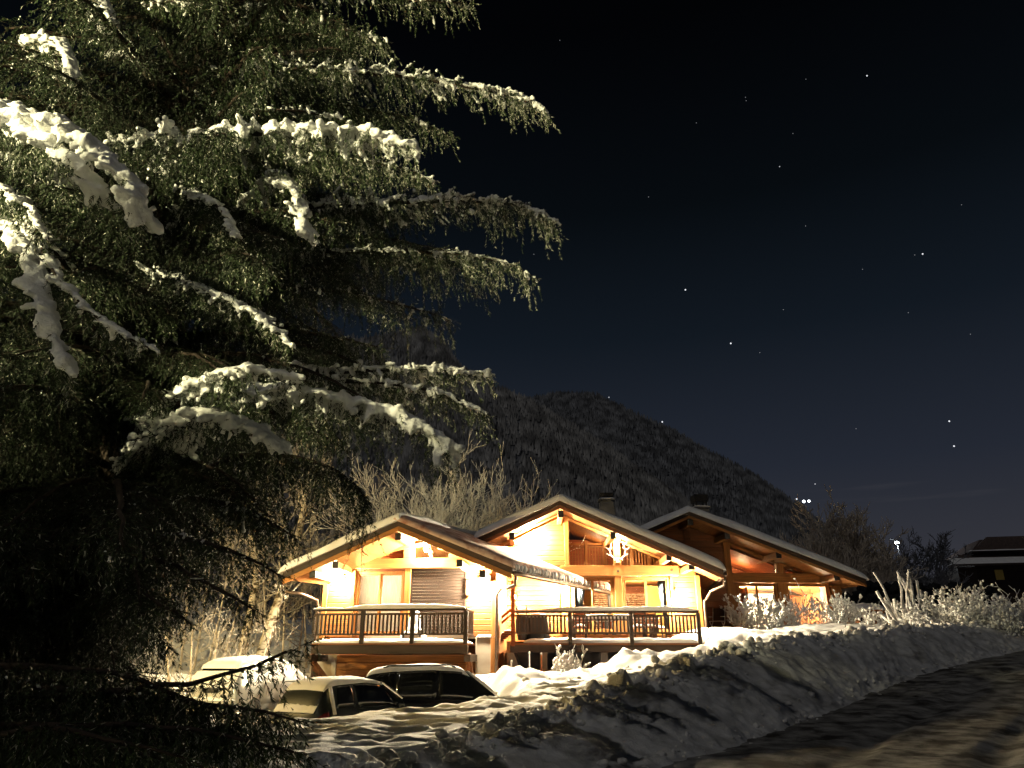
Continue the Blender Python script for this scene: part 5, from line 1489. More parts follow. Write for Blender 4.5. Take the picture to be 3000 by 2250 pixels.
# big round brown tree, far right, and the dark one beside it
b = P(2480, 1760, 48.0); b[2] = 3.4
bare_tree('bare_tree', b, [[(0, 0, 0), (0, 0, 2.4), (-1.1, 0, 6.0)], [(0, 0, 0), (.2, 0, 2.4), (1.3, 0, 6.0)], [(0, 0, 0), (-1.2, 0, 1.8), (-2.6, 0, 4.0)], [(0, 0, 0), (1.3, 0, 1.6), (2.7, 0, 3.4)]], 'big round leafless tree with brown twigs behind the farthest right chalet', 'tree', 121, M['brown_twig'], M['brown_twig'],
          dict(n=29, depth=3, length=2.4, low=.1, fan=1.1, r0=.3, spread=.6, kids=(3, 4), shrink=.66, up=.35, nseg=4, rmin=.022), .16)
b = P(2745, 1760, 52.0); b[2] = 3.2
bare_tree('bare_tree', b, [[(0, 0, 0), (.1, 0, 2.2), (.6, 0, 5.2)], [(0, 0, 0), (-.4, 0, 2), (-1.7, 0, 4.6)]], 'dark tree with dusting of snow left of the far roof', 'tree', 122, M['dark_twig'], M['dark_twig'],
          dict(n=22, depth=3, length=2.1, low=.1, fan=1.0, r0=.3, spread=.6, kids=(3, 4), shrink=.68, up=.2, nseg=4, rmin=.018), .13)

def shrub(name, base, h, w, n, seed, label, mat, depth=2, thick=.016, fan=.6, knob=.55, group=None, kids=(2, 3), up=.3, spread=.5, clump=0):
    g = np.random.default_rng(seed)
    t = empty(name, base, 0, label, 'shrub', group)
    segs = []
    for i in range(n):
        a = g.uniform(0, 2 * np.pi); rr_ = g.random() ** .5
        b0 = np.array([math.cos(a) * w * .25 * rr_, math.sin(a) * w * .2 * rr_, -.1])
        d = np.array([math.cos(a) * fan * rr_, math.sin(a) * fan * rr_, 1.0])
        grow(b0, d, h * g.uniform(.45, .75) * (1.5 if depth == 0 else 1), thick, depth, g, segs, spread, kids, .55, up, 4, .2, thick * knob)
    seg_mesh('stems', segs, mat, t, 3)
    tips = [s for s in segs if s[3] <= thick * .75]
    if clump and tips:
        k = g.choice(len(tips), min(clump, len(tips)), replace=False)
        cc_ = np.array([tips[q][1] for q in k]); r_ = thick * g.uniform(1.4, 3.6, (len(k), 1)) * np.array([[1, 1, 1.1]])
        V, F = blobs(cc_, r_, ico=ICO1, rough=.2, seed=seed)
        tag(mesh_np('snow', V, F, M['snow'], t, smooth=True), kind='stuff')
    return t
SG = 'frosted shrubs along the garden edge'
for i, (px_, py_, Y, h, w, n, lab, cl) in enumerate([
        (2198, 1850, 30.0, 1.5, 1.3, 34, 'grey frosted shrub before the left window of the farthest right chalet', 800),
        (2285, 1852, 29.6, 1.15, 1.4, 32, 'low frosted shrub at the foot of the timber post between lit windows', 700),
        (2362, 1850, 29.8, 1.6, .8, 18, 'open twiggy shrub silhouetted against the brightest window', 160),
        (2455, 1850, 29.4, 1.2, 1.8, 40, 'dense rounded frosted shrub at the right chalet corner post', 1000),
        (2560, 1852, 28.6, .9, .7, 16, 'short frosted shrub beside the snow-laden garden table', 250)]):
    b = P(px_, py_, Y); b[2] = gnd(b[0], b[1]) - .05
    shrub('shrub', b, h, w, n, 200 + i, lab, M['frost_shrub'], 3 if i != 2 else 2, .014, .95, group=SG, clump=cl)
b = P(2655, 1850, 27.5); b[2] = gnd(b[0], b[1]) - .15
shrub('shrub', b, 2.2, 1.0, 18, 210, 'pruned shrub of thick upright frosted stems', M['frost_shrub'], 1, .075, .6, knob=.8, group=SG, kids=(1, 2), spread=.35, clump=0)
for i, (px_, py_, Y, h, w, n, lab) in enumerate([
        (2765, 1850, 26.5, 1.35, 2.6, 74, 'frosted hedge bush right of the pruned thick-stemmed shrub'),
        (2850, 1845, 26.8, 1.6, 2.6, 74, 'frosted hedge bush, second from the pruned shrub'),
        (2930, 1838, 27.2, 1.9, 2.6, 74, 'frosted hedge bush, third from the pruned shrub'),
        (3010, 1830, 27.5, 2.4, 2.6, 74, 'tallest frosted hedge bush, at the end by the far roof')]):
    b = P(px_, py_, Y); b[2] = gnd(b[0], b[1]) - .15
    shrub('hedge_bush', b, h, w, n, 220 + i, lab, M['frost_shrub'], 3, .015, 1.0, group='frosted hedge bushes', kids=(2, 4), up=.08, spread=.85, clump=1500)
b = P(1664, 1962, 25.4); b[2] = gnd(b[0], b[1]) + .05
shrub('shrub', b, 1.0, 1.0, 30, 230, 'small snow-caked bush below the terrace edge', M['frost_shrub'], 2, .022, .8, clump=160)
# marker stakes
for i, (px_, py_, top, Y, lab, m_) in enumerate([(1499, 1985, 1938, 24.2, 'short snow-capped stake at the concrete wall corner', M['frost_shrub']), (1587, 1965, 1915, 25.6, 'reddish marker stake beside the small snow-caked bush', M['red_wood']), (1552, 1965, 1912, 25.8, 'thin pale stake left of the reddish stake', M['frost_shrub'])]):
    b = P(px_, py_, Y); t_ = P(px_, top, Y); g0 = gnd(b[0], b[1])
    s = empty('stake', (b[0], b[1], g0), 0, lab, 'stake', 'garden stakes')
    MB().lathe([(.022, -.3), (.022, t_[2] - g0)], 8).build('shaft', m_, s)
    V, F = blobs(np.array([(0, 0, t_[2] - g0)]), np.array([(.035, .035, .05)]), ico=ICO2, rough=.05)
    mesh_np('snow', V, F, M['snow'], s, smooth=True)
# snow-laden garden table and bench
b = P(2540, 1835, 31.5); b[2] = gnd(b[0], b[1])
ta = empty('garden_table', b, R(8), 'garden table heaped with snow right of the rounded shrub', 'table')
MB().box(-.7, .7, -.4, .4, .68, .73).build('table_top', M['board'], ta, bevel=.01)
for i in (-1, 1):
    for j in (-1, 1): MB().box(i * .6 - .04, i * .6 + .04, j * .32 - .04, j * .32 + .04, -.1, .678).build('leg', M['board'], ta)
snow_cap('snow', lambda u, v: np.stack([-.74 + 1.48 * u, -.44 + .88 * v, np.full(u.shape, .73)], 1), .22, 44, 20, M['snow'], ta, amp=.07, freq=2.4, seed=33, pw=3)
b = P(2560, 1850, 29.8); b[2] = gnd(b[0], b[1])
be = empty('garden_bench', b, R(8), 'low bench carrying snow in front of the snow-heaped table', 'bench')
MB().box(-.7, .7, -.15, .15, .36, .41).build('seat', M['board'], be, bevel=.01)
for i in (-1, 1): MB().box(i * .6 - .04, i * .6 + .04, -.12, .12, -.1, .358).build('leg', M['board'], be)
snow_cap('snow', lambda u, v: np.stack([-.72 + 1.44 * u, -.17 + .34 * v, np.full(u.shape, .41)], 1), .12, 36, 12, M['snow'], be, amp=.03, seed=34, pw=3)
# folding garden chair by the right chalet's dark wall
b = F3.O + F3.ex * F3.x(2103, 1840, -1.2) + F3.ey * -1.2; b[2] = gnd(b[0], b[1])
ch_ = empty('garden_chair', b, R(-35), 'snowy pale-framed garden chair by the dark board wall', 'chair')
for i in (-.25, .25):
    MB().tube([(i, -.25, 0), (i, .2, .45), (i, .32, 1.0)], .016, 6).build('rear_leg', M['frost_shrub'], ch_, smooth=True)
    MB().tube([(i, .3, 0), (i, -.2, .45)], .016, 6).build('leg', M['frost_shrub'], ch_, smooth=True)
    MB().tube([(i, -.25, .62), (i, .26, .64)], .016, 6).build('armrest', M['frost_shrub'], ch_, smooth=True)
MB().box(-.25, .25, -.22, .2, .44, .46).build('seat', M['frost_shrub'], ch_)
MB().hexa([(-.25, .2, .5), (.25, .2, .5), (.25, .22, .5), (-.25, .22, .5), (-.25, .32, .98), (.25, .32, .98), (.25, .34, .98), (-.25, .34, .98)]).build('backrest', M['dark_wood'], ch_)

# terrace furniture of the middle chalet
def on_terrace(px_, y): return F2.O + F2.ex * F2.x(px_, 1850, y) + F2.ey * y + np.array([0, 0, zt2])
zt2 = F2.z(1750, 1884, -2.3) + .10
tt_ = empty('terrace_table', on_terrace(1795, -1.1), F2.yaw, 'long terrace table under a thick slab of snow', 'table')
MB().box(-1.6, 1.6, -.42, .42, .70, .74).build('table_top', M['dark_wood'], tt_, bevel=.01)
for i in (-1, 1):
    for j in (-1, 1): MB().box(i * 1.4 - .04, i * 1.4 + .04, j * .32 - .04, j * .32 + .04, -.05, .698).build('leg', M['dark_wood'], tt_)
snow_cap('snow', lambda u, v: np.stack([-1.62 + 3.24 * u, -.44 + .88 * v, np.full(u.shape, .74)], 1), .16, 80, 18, M['snow'], tt_, amp=.03, freq=2, seed=35, pw=4)
def terrace_chair(px_, y, rz, lab):
    c = empty('terrace_chair', on_terrace(px_, y), rz, lab, 'chair', 'terrace chairs')
    MB().box(-.22, .22, -.22, .22, .42, .46).build('seat', M['red_wood'], c, bevel=.008)
    for i in (-1, 1):
        MB().box(i * .2 - .02, i * .2 + .02, -.21, -.17, -.05, .418).build('leg', M['dark_wood'], c)
        MB().box(i * .2 - .02, i * .2 + .02, .17, .21, -.05, .92).build('leg', M['dark_wood'], c)
    for k in range(4): MB().box(-.178, .178, .18, .20, .54 + k * .1, .60 + k * .1).build('slat', M['red_wood'], c)
    snow_cap('snow', lambda u, v: np.stack([-.2 + .4 * u, -.2 + .36 * v, np.full(u.shape, .46)], 1), .09, 16, 12, M['snow'], c, amp=.02, seed=int(px_), pw=3)
for px_, y, rz, lab in ((1700, -1.75, R(170), 'wooden terrace chair at the left end of the snowy table'), (1872, -1.75, R(185), 'wooden terrace chair before the right-hand glass doors'), (1905, -1.7, R(175), 'wooden terrace chair nearest the right terrace post'), (1930, -.55, R(8), 'wooden terrace chair by the right house wall')):
    terrace_chair(px_, y, rz, lab)
def cover(px_, y, w, h, lab, seed):
    c = empty('covered_barbecue', on_terrace(px_, y), 0, lab, 'barbecue cover')
    g = np.random.default_rng(seed); n = 26
    vs = []
    prof_ = [(1.0, 0), (.97, .3), (.9, .6), (.86, .85), (.7, .97), (.05, 1.0)]
    for k, (r, z) in enumerate(prof_):
        for q in range(n):
            a = 2 * math.pi * q / n; ro = r * (1 + (.07 * math.sin(a * 7 + seed) * (1 - z)))
            vs.append((w * ro * np.sign(math.cos(a)) * abs(math.cos(a)) ** .6, w * .6 * ro * np.sign(math.sin(a)) * abs(math.sin(a)) ** .6, h * z))
    fs = [(i * n + q, i * n + (q + 1) % n, (i + 1) * n + (q + 1) % n, (i + 1) * n + q) for i in range(5) for q in range(n)] + [tuple(5 * n + q for q in range(n))]
    MB().add(vs, fs).build('cloth_cover', M['plastic'], c, smooth=True)
    snow_cap('snow', lambda u, v: np.stack([w * .8 * (2 * u - 1), w * .45 * (2 * v - 1), np.full(u.shape, h * .97)], 1), .1, 20, 14, M['snow'], c, amp=.02, seed=seed, pw=3)
cover(1575, -1.75, .42, .82, 'dark covered barbecue behind the left terrace railing', 3)
sk = empty('firewood_basket', on_terrace(1530, -1.9), R(10), 'tall dark pot with two black stakes rising above the terrace rail', 'pot')
MB().lathe([(.15, 0), (.20, .3), (.21, .8), (.18, .86), (.15, .80)], 16).build('pot', M['plastic'], sk, smooth=True)
MB().tube([(-.12, 0, .7), (-.18, 0, 1.05), (-.26, 0, 1.24)], [.05, .045, .01], 7).build('stick', M['black'], sk, smooth=True)
MB().tube([(.14, 0, .7), (.16, 0, 1.05), (.16, 0, 1.22)], [.04, .035, .01], 7).build('stick', M['black'], sk, smooth=True)
sk.name = 'pot'
# dining table inside
dt = empty('dining_table', F2.O + F2.ex * F2.x(1735, 1850, 1.3) + F2.ey * 1.3 + np.array([0, 0, F2.z(1750, 1858)]), 0, 'indoor table under a white cloth behind the left glass doors', 'table')
MB().box(-.8, .8, -.4, .4, .72, .76).build('table_top', M['honey'], dt)
MB().box(-.84, .84, -.44, .44, .763, .77).box(-.84, .84, -.445, -.435, .5, .768).build('cloth', M['cloth_white'], dt)
for i in (-1, 1):
    for j in (-1, 1): MB().box(i * .7 - .03, i * .7 + .03, j * .3 - .03, j * .3 + .03, -.02, .718).build('leg', M['honey'], dt)
for i, (px_, rz) in enumerate(((1712, 0), (1757, 0))):
    c = empty('dining_chair', F2.O + F2.ex * F2.x(px_, 1850, .75) + F2.ey * .75 + np.array([0, 0, F2.z(1750, 1858)]), rz, ['round-backed indoor chair nearer the blue curtain', 'round-backed indoor chair nearer the stove pipe'][i], 'chair', 'indoor dining chairs')
    MB().box(-.2, .2, -.2, .2, .43, .47).build('seat', M['red_wood'], c, bevel=.01)
    MB().tube([(-.2, -.19, .45), (-.2, -.2, .8), (-.12, -.2, 1.0), (0, -.2, 1.06), (.12, -.2, 1.0), (.2, -.2, .8), (.2, -.19, .45)], .02, 7).build('backrest', M['red_wood'], c, smooth=True)
    for i_ in (-1, 1):
        for j_ in (-1, 1): MB().box(i_ * .17 - .018, i_ * .17 + .018, j_ * .17 - .018, j_ * .17 + .018, 0, .428).build('leg', M['red_wood'], c)

# ------------------------------------------------------------------ far right: neighbour's house, street lamp, hedge, hillside lights
b = P(2960, 1720, 62.0)
nh = empty('house', (b[0], b[1], 0), R(-12), 'dark distant house with snow along its eaves', 'house')
zz = lambda q: P(2960, q, 62.0)[2]
ze, zr_, zl = zz(1612), zz(1572), zz(1650)
MB().prism([(-2.2, ze), (5.5, ze), (5.5, zr_), (-.9, zr_)], 0, .3).build('roof', M['roof'], nh)
MB().hexa([(-2.6, -.8, ze - .12), (6, -.8, ze - .12), (6, 7, ze - .12), (-2.6, 7, ze - .12), (-.9, 1.6, zr_), (6, 1.6, zr_), (6, 4.6, zr_), (-.9, 4.6, zr_)]).build('roof', M['roof'], nh)
snow_cap('eave_snow', lambda u, v: np.stack([-2.7 + 8.7 * u, -.95 + .35 * v, np.full(u.shape, ze - .1) + .06 * v], 1), .05, 50, 8, M['snow'], nh, amp=.03, seed=44)
MB().box(-2.2, 5.8, 0.31, 6.5, 1.5, ze - .13).build('wall', M['dark_wood'], nh)
MB().hexa([(-4.4, -1.6, zl - .15), (1.4, -1.6, zl - .15), (1.4, 0, zl - .15), (-4.4, 0, zl - .15), (-3.4, -.1, ze - .3), (1.2, -.1, ze - .3), (1.2, 0, ze - .3), (-3.4, 0, ze - .3)]).build('porch_roof', M['roof'], nh)
snow_cap('porch_snow', lambda u, v: np.stack([-4.4 + 5.8 * u, -1.65 + .9 * v, zl - .14 + .55 * v], 1), .04, 40, 10, M['snow'], nh, amp=.04, seed=45)
MB().box(-3.6, -2.21, .1, 4, 1.5, zl - .2).build('annex_wall', M['dark_wood'], nh)
MB().box(-.8, -.2, .2, .3, zl - 1.3, zl - .5).build('window', M['yellow_wall'], nh)
b = P(2628, 1590, 70.0)
sl_ = empty('street_lamp', (b[0], b[1], 2.5), 0, 'far street lamp glowing white between the brown tree and dark tree', 'street lamp')
zl_ = b[2] - 2.5
MB().lathe([(.07, 0), (.05, zl_ + .1)], 8).build('pole', M['black'], sl_)
MB().tube([(0, 0, zl_ + .1), (-.3, -.1, zl_ + .3), (-.8, -.2, zl_ + .32)], .04, 6).build('arm', M['black'], sl_)
MB().lathe([(.05, -.12), (.22, -.06), (.17, .06), (.05, .1)], 12, (-.1, -.12, zl_)).build('lantern', emit('white_lantern', (.85, .95, 1.0), 26), sl_, smooth=True)
point_light('street_lamp_glow', (-.1, -.3, zl_ - .3), 450, (.85, .95, 1), .1, sl_)
for i, (px_, py_, r_, lab) in enumerate(((2355, 1469, 1.6, 'left one of the pair of white lights low on the mountainside'), (2370, 1468, 1.4, 'right one of the pair of white lights low on the mountainside'), (2334, 1462, .8, 'fainter white light left of the pair on the mountainside'))):
    p_ = P(px_, py_, 700.0)
    V0, F0 = ICO1
    o = mesh_np('floodlight', V0 * r_, F0, emit('floodlight_glow', (.9, .95, 1), 4 if i < 2 else 1.2)); o.location = p_
    tag(o, lab, 'light', 'lights on the mountainside')
# ground rise that carries those lights and shuts the horizon off
dk = mat_noise('dark_hedge_leaves', (.006, .007, .008), (.02, .02, .022), (6, 6, 6), .95, .4)
g = np.random.default_rng(77)
for i, (px_, Y, w_, h_, lab) in enumerate(((2560, 36.5, 2.6, 1.55, 'dark clipped hedge right of the farthest right chalet'), (2740, 37.5, 3.2, 1.7, 'dark clipped hedge behind the frosted bushes'))):
    b = P(px_, 1850, Y); b[2] = gnd(b[0], b[1]) - .2
    n = 900
    c_ = np.stack([g.uniform(-w_, w_, n), g.uniform(-.5, .5, n), g.uniform(0, h_ + .3, n)], 1)
    V, F = blobs(c_, g.uniform(.10, .26, (n, 1)) * np.ones((1, 3)), ico=ICO1, rough=.5, seed=i)
    o = mesh_np('hedge', V, F, dk); o.location = b
    tag(o, lab, 'hedge', 'dark clipped hedges')
# ------------------------------------------------------------------ the big spruce
m, n_, l_, p_ = new_mat('spruce_needles')
at = n_.new('ShaderNodeAttribute'); at.attribute_name = 'shade'
rp = n_.new('ShaderNodeValToRGB')
e0 = rp.color_ramp.elements
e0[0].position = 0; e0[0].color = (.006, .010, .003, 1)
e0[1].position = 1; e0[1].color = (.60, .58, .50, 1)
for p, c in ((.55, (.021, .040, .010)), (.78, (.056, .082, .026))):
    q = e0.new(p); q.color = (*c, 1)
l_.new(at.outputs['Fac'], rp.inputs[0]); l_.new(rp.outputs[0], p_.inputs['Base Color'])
p_.inputs['Roughness'].default_value = .6; p_.inputs['Specular IOR Level'].default_value = .35
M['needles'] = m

TR = np.array([-5.35, 9.6])
def trunk_z(z): return np.array([TR[0] + .015 * z, TR[1] + .01 * z, z])
spruce = empty('spruce_tree', (TR[0], TR[1], .3), 0, 'huge spruce with snow-laden drooping branches filling the whole side of the view', 'tree')
SO = np.array([TR[0], TR[1], .3])
MB().tube([trunk_z(z) - SO for z in np.linspace(-.2, 19, 12)], list(np.linspace(.34, .05, 12)), 14).build('trunk', M['bark'], spruce, smooth=True)

BX = np.array([(-50, 1420), (0, 1390), (60, 1260), (130, 1080), (200, 1380), (340, 1560), (400, 1300), (480, 1200), (560, 1200), (600, 1480), (660, 1580), (760, 1420), (830, 1480), (880, 1230), (960, 1260), (1010, 1060), (1080, 1380), (1200, 1370), (1300, 1260), (1420, 1060), (1560, 880), (1640, 820), (1720, 690), (1800, 590), (1900, 500), (2000, 480), (2100, 700), (2260, 800)], float)
def xmax(py): return np.interp(py, BX[:, 0], BX[:, 1])

NG = np.random.default_rng(5)
def unit(v): return v / np.maximum(np.linalg.norm(v, axis=-1, keepdims=True), 1e-9)

def needles(A, B, per, ln, wd, g, frost, tipfrost, tone=None):
    """needle blades round straight twigs A->B"""
    n = len(A); L = np.linalg.norm(B - A, axis=1)
    cnt = np.maximum((L * per).astype(int), 5)
    idx = np.repeat(np.arange(n), cnt); m_ = len(idx)
    t = g.random(m_)
    ax = unit(B - A)[idx]
    base = A[idx] + (B - A)[idx] * t[:, None]
    r = g.normal(0, 1, (m_, 3)); r -= ax * (r * ax).sum(1, keepdims=True); r = unit(r)
    d = unit(ax * .85 + r * .68)
    lenn = ln * g.uniform(.6, 1.15, m_) * (1 - .22 * t)
    s = unit(np.cross(d, g.normal(0, 1, (m_, 3)))) * (wd / 2)
    tip = base + d * lenn[:, None]
    V = np.stack([base - s, base + s, tip], 1).reshape(-1, 3)
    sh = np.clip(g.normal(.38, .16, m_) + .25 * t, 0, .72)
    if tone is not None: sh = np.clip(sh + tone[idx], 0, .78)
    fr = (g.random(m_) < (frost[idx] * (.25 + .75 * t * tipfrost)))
    sh = np.where(fr, g.uniform(.80, 1.0, m_), sh)
    F = np.arange(m_ * 3).reshape(-1, 3)
    return V, F, np.repeat(sh, 3)

ALLSTAT = [0]
def limb(pts, snow=0.5, dens=1.0, frost=.25, width=1.0, hang=1.0, thick=.05, seed=None, detail=1.0, heavy=False, start=.12, tone=0.0, fat=1.0):
    """one bough: curved axis, side twigs, hanging twigs, needles, snow"""
    g = np.random.default_rng(seed if seed is not None else NG.integers(1e9))
    pts = np.array(pts, float)
    seg = np.linalg.norm(np.diff(pts, axis=0), axis=1); cum = np.concatenate([[0], np.cumsum(seg)]); tot = cum[-1]
    n = max(10, int(tot / .06)); s = np.linspace(0, tot, n)
    ax = np.stack([np.interp(s, cum, pts[:, c]) for c in range(3)], 1)
    for _ in range(14): ax[1:-1] = (ax[:-2] + ax[2:] + 2 * ax[1:-1]) / 4
    ax[1:-1] += .018 * g.normal(0, 1, (n - 2, 3)); 
    for _ in range(2): ax[1:-1] = (ax[:-2] + ax[2:] + 2 * ax[1:-1]) / 4
    tan = unit(np.gradient(ax, axis=0))
    up = np.array([0, 0, 1.]); sd = unit(np.cross(tan, up))
    rad = thick * (1 - np.linspace(0, 1, n)) ** .8 + .006
    # side twigs
    tA, tB, tF, lev = [], [], [], []
    step = .085 / max(dens, .3) ** .7
    gapn = np.clip(.5 + 1.5 * fbm(np.stack([np.arange(n) * .16 + float(g.uniform(0, 99)), np.zeros(n), np.zeros(n)], 1), 3, 4), 0, 1)
    tS = []
    k = int(tot * (1 - start) / step)
    for i in range(k):
        f = start + (1 - start) * (i + g.random() * .6) / k
        fro = frost * (.05 + 1.15 * f ** 2.2)
        gap = .35 + 1.3 * gapn[int(min(q_ := f * (n - 1), n - 1))]
        q = f * (n - 1); a = int(min(q, n - 2)); p = ax[a] + (ax[a + 1] - ax[a]) * (q - a)
        for sg in (-1, 1):
            if g.random() < .12: continue
            l = width * (.16 + .62 * (1 - f) ** .75 * min(1, tot / 4)) * g.uniform(.55, 1.2)
            if f < .3: l *= .6 + f
            d = unit(sd[a] * sg * .85 + tan[a] * g.uniform(.45, .9) + up * g.uniform(-.55, .05))
            e_ = p + d * l + np.array([0, 0, -.22 * l * l])
            mid = p + d * l * .5
            tA += [p, mid]; tB += [mid, e_]; tF += [fro, fro]; lev += [0, 0]; tS += [f, f]
            # hanging twigs along it
            m_ = max(1, int(l / .13 * hang))
            for j in range(m_):
                u = (j + g.random()) / m_
                b_ = p + (e_ - p) * u
                hl = g.uniform(.14, .50) * hang * (1.2 - .6 * f) * g.uniform(.5, 1.2) * (.5 + .6 * gap)
                dd = unit(np.array([0, 0, -1.]) + d * g.uniform(.1, .6) + g.normal(0, .22, 3))
                tA.append(b_); tB.append(b_ + dd * hl); tF.append(fro * .9); lev.append(1); tS.append(f)
        # curtain straight under the bough
        for _ in range(3):
            if g.random() > gap: continue
            hl = g.uniform(.15, .75) * hang * (1.2 - .7 * f) * (.45 + .6 * gap)
            dd = unit(np.array([0, 0, -1.]) + tan[a] * g.uniform(0, .5) + g.normal(0, .2, 3))
            tA.append(p); tB.append(p + dd * hl); tF.append(fro); lev.append(1); tS.append(f)
    # bough tip
    tA.append(ax[-2]); tB.append(ax[-1] + tan[-1] * .12); tF.append(frost); lev.append(0); tS.append(1.)
    tA, tB, tF, lev = np.array(tA), np.array(tB), np.array(tF), np.array(lev)
    V, F, sh = needles(tA, tB, 74 * detail, .056, .0112 / detail ** .5, g, tF, 1.0, np.array(tS) * .50 - .40 + tone)  # needles painted darker towards the trunk, standing in for shade inside the crown
    o = MB().tube([a - SO for a in ax[::4]], list(rad[::4]), 6).build('branch', M['bark'], spruce, smooth=True)
    # twig wood
    tw = np.where((lev == 0) | (g.random(len(lev)) < .15))[0]
    Vt, Ft = seg_tubes(tA[tw] - SO, tB[tw] - SO, np.full(len(tw), .004), np.full(len(tw), .002), 3)
    tag(mesh_np('twigs', Vt, Ft, M['bark'], o), kind='stuff')
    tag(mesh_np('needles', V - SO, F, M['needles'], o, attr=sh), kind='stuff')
    ALLSTAT[0] += len(F) + 2 * len(Ft)
    # snow lying on the bough and on the upper twigs
    if snow > 0:
        C, Rr_ = [], []
        ph = g.uniform(0, 50); padw = (.085 if heavy else .04) * fat
        pad = np.clip(.75 + 1.1 * fbm(np.stack([np.arange(n) * .11 + ph, np.zeros(n), np.zeros(n)], 1), 3, int(g.integers(99))), .12, 1.5)
        for i in range(1, n - 1):
            f = i / (n - 1)
            if f < start * .8 or g.random() > .35 + .65 * snow: continue
            if g.random() > pad[i] + .35: continue
            if snow < .24: continue
            r = (.026 + .046 * snow * pad[i] * g.uniform(.6, 1.2)) * (1.2 - .5 * f)
            r *= (1.35 if heavy else .8) * fat
            for _k in range(3 if heavy else 2):
                lo_ = g.normal(0, padw); rk = r * g.uniform(.55, 1.05)
                C.append(ax[i] + up * (rad[i] + rk * .2 - abs(lo_) * .55) + sd[i] * lo_ + tan[i] * g.normal(0, .03)); Rr_.append((rk * 1.35, rk * 1.35, rk * .7))
        top = np.where(lev == 0)[0]
        for i in top:
            if g.random() > (snow * 1.0 if snow > .4 else snow * .5): continue
            a, b_ = tA[i], tB[i]; L_ = np.linalg.norm(b_ - a)
            m_ = max(2, int(L_ / .035))
            for j in range(m_):
                if g.random() < .22: continue
                r = (.012 + .030 * snow * g.uniform(.5, 1.3)) * (1.25 if heavy else .85) * (1 if snow > .3 else .8)
                C.append(a + (b_ - a) * ((j + .5) / m_) + up * r * .6 + g.normal(0, .006, 3)); Rr_.append((r, r, r * .9))
        hg = np.where(lev == 1)[0]
        for i in hg:
            if g.random() > .16 * snow * (2.6 if heavy else 1): continue
            a, b_ = tA[i], tB[i]
            for j in range(int(g.integers(2, 6))):
                r = (.016 + .020 * g.random()) * (1.35 if heavy else 1) * (1 if snow > .3 else .35)
                C.append(a + (b_ - a) * (j * .13) + (-sd[0] * 0) + np.array([0, -.012, .012])); Rr_.append((r, r, r * 1.1))
        if C:
            V, F = blobs(np.array(C) - SO, np.array(Rr_), ico=ICO1, rough=.10, seed=int(g.integers(1e6)))
            so = tag(mesh_np('snow', V, F, M['snow_tree'], o, smooth=True), kind='stuff')
            if heavy or snow > .24:
                md = so.modifiers.new('merge', 'REMESH'); md.mode = 'VOXEL'; md.voxel_size = (.021 if fat > 1.1 else .029) if heavy else .025; md.use_smooth_shade = True
                ms = so.modifiers.new('soften', 'SMOOTH'); ms.iterations = 3 if heavy else 1; ms.factor = .5
                if heavy:
                    mb_ = so.modifiers.new('break', 'DISPLACE'); mb_.texture = BREAKTEX; mb_.strength = .07; mb_.texture_coords = 'LOCAL'; mb_.mid_level = .55
                mt = so.modifiers.new('crumble', 'DISPLACE'); mt.texture = SNOWTEX; mt.strength = .034; mt.texture_coords = 'LOCAL'; mt.mid_level = .5
            ALLSTAT[0] += len(F)
    return o
BREAKTEX = bpy.data.textures.new('snow_break', 'CLOUDS'); BREAKTEX.noise_scale = .11; BREAKTEX.noise_depth = 2
SNOWTEX = bpy.data.textures.new('snow_crumble', 'CLOUDS'); SNOWTEX.noise_scale = .032; SNOWTEX.noise_depth = 3

def W(*w):  # waypoints in the picture with their distances -> points; the first may be a height on the trunk
    out = []
    for q in w:
        if len(q) == 1: out.append(trunk_z(q[0]))
        else: out.append(P(*q))
    return out
# boughs that shape the outline against the sky, top to bottom
limb(W((11.3,), (900, -60, 9.6), (1180, 0, 9.4), (1390, 10, 9.3)), 0.5, 1.2, 0.55, 1.0, 1.01, .06, 1)
limb(W((10.4,), (760, 40, 9.4), (960, 75, 9.2), (1130, 120, 9.1)), 0.35, 1.3, 0.5, 1.0, 1.9, .06, 2)
limb(W((9.7,), (800, 190, 9.4), (1040, 215, 9.1), (1210, 225, 9.0), (1420, 265, 8.9), (1560, 290, 8.85), (1600, 330, 8.8)), 0.85, 1.5, 0.65, 0.95, 1.3, .06, 3, 1.1)
limb(W((9.2,), (700, 230, 8.8), (900, 190, 8.6), (1040, 210, 8.6)), 0.7, 1.2, 0.3, 0.9, 1.6, .05, 4)
limb(W((8.0,), (360, 430, 8.6), (560, 415, 8.0), (760, 390, 7.6), (960, 385, 7.3), (1130, 400, 7.2), (1215, 440, 7.1)), 1.0, 1.4, 0.4, 0.95, 1.7, .07, 5, 1.15, True)
limb(W((8.4,), (640, 330, 8.9), (860, 320, 8.5), (1030, 360, 8.4)), .6, 1, .25, .7, .8, .04, 6)
limb(W((8.1,), (800, 480, 9.4), (1040, 470, 9.3), (1190, 495, 9.2), (1270, 530, 9.2)), 0.6, 1.3, 0.55, 1.0, 1.7, .05, 7)
limb(W((7.4,), (900, 600, 9.3), (1180, 592, 9.2), (1380, 588, 9.1), (1540, 600, 9.0), (1625, 650, 8.95)), 0.85, 1.5, 0.6, 1.0, 1.44, .06, 8, 1.1)
limb(W((6.8,), (900, 740, 9.6), (1200, 735, 9.5), (1400, 750, 9.4), (1500, 775, 9.3), (1565, 812, 9.3)), 0.6, 1.4, 0.65, 0.95, 1.44, .05, 9)
limb(W((6.0,), (800, 830, 9.8), (1050, 860, 9.7), (1220, 905, 9.6), (1325, 940, 9.6)), 0.45, 1.3, 0.6, 1.0, 1.22, .05, 10)
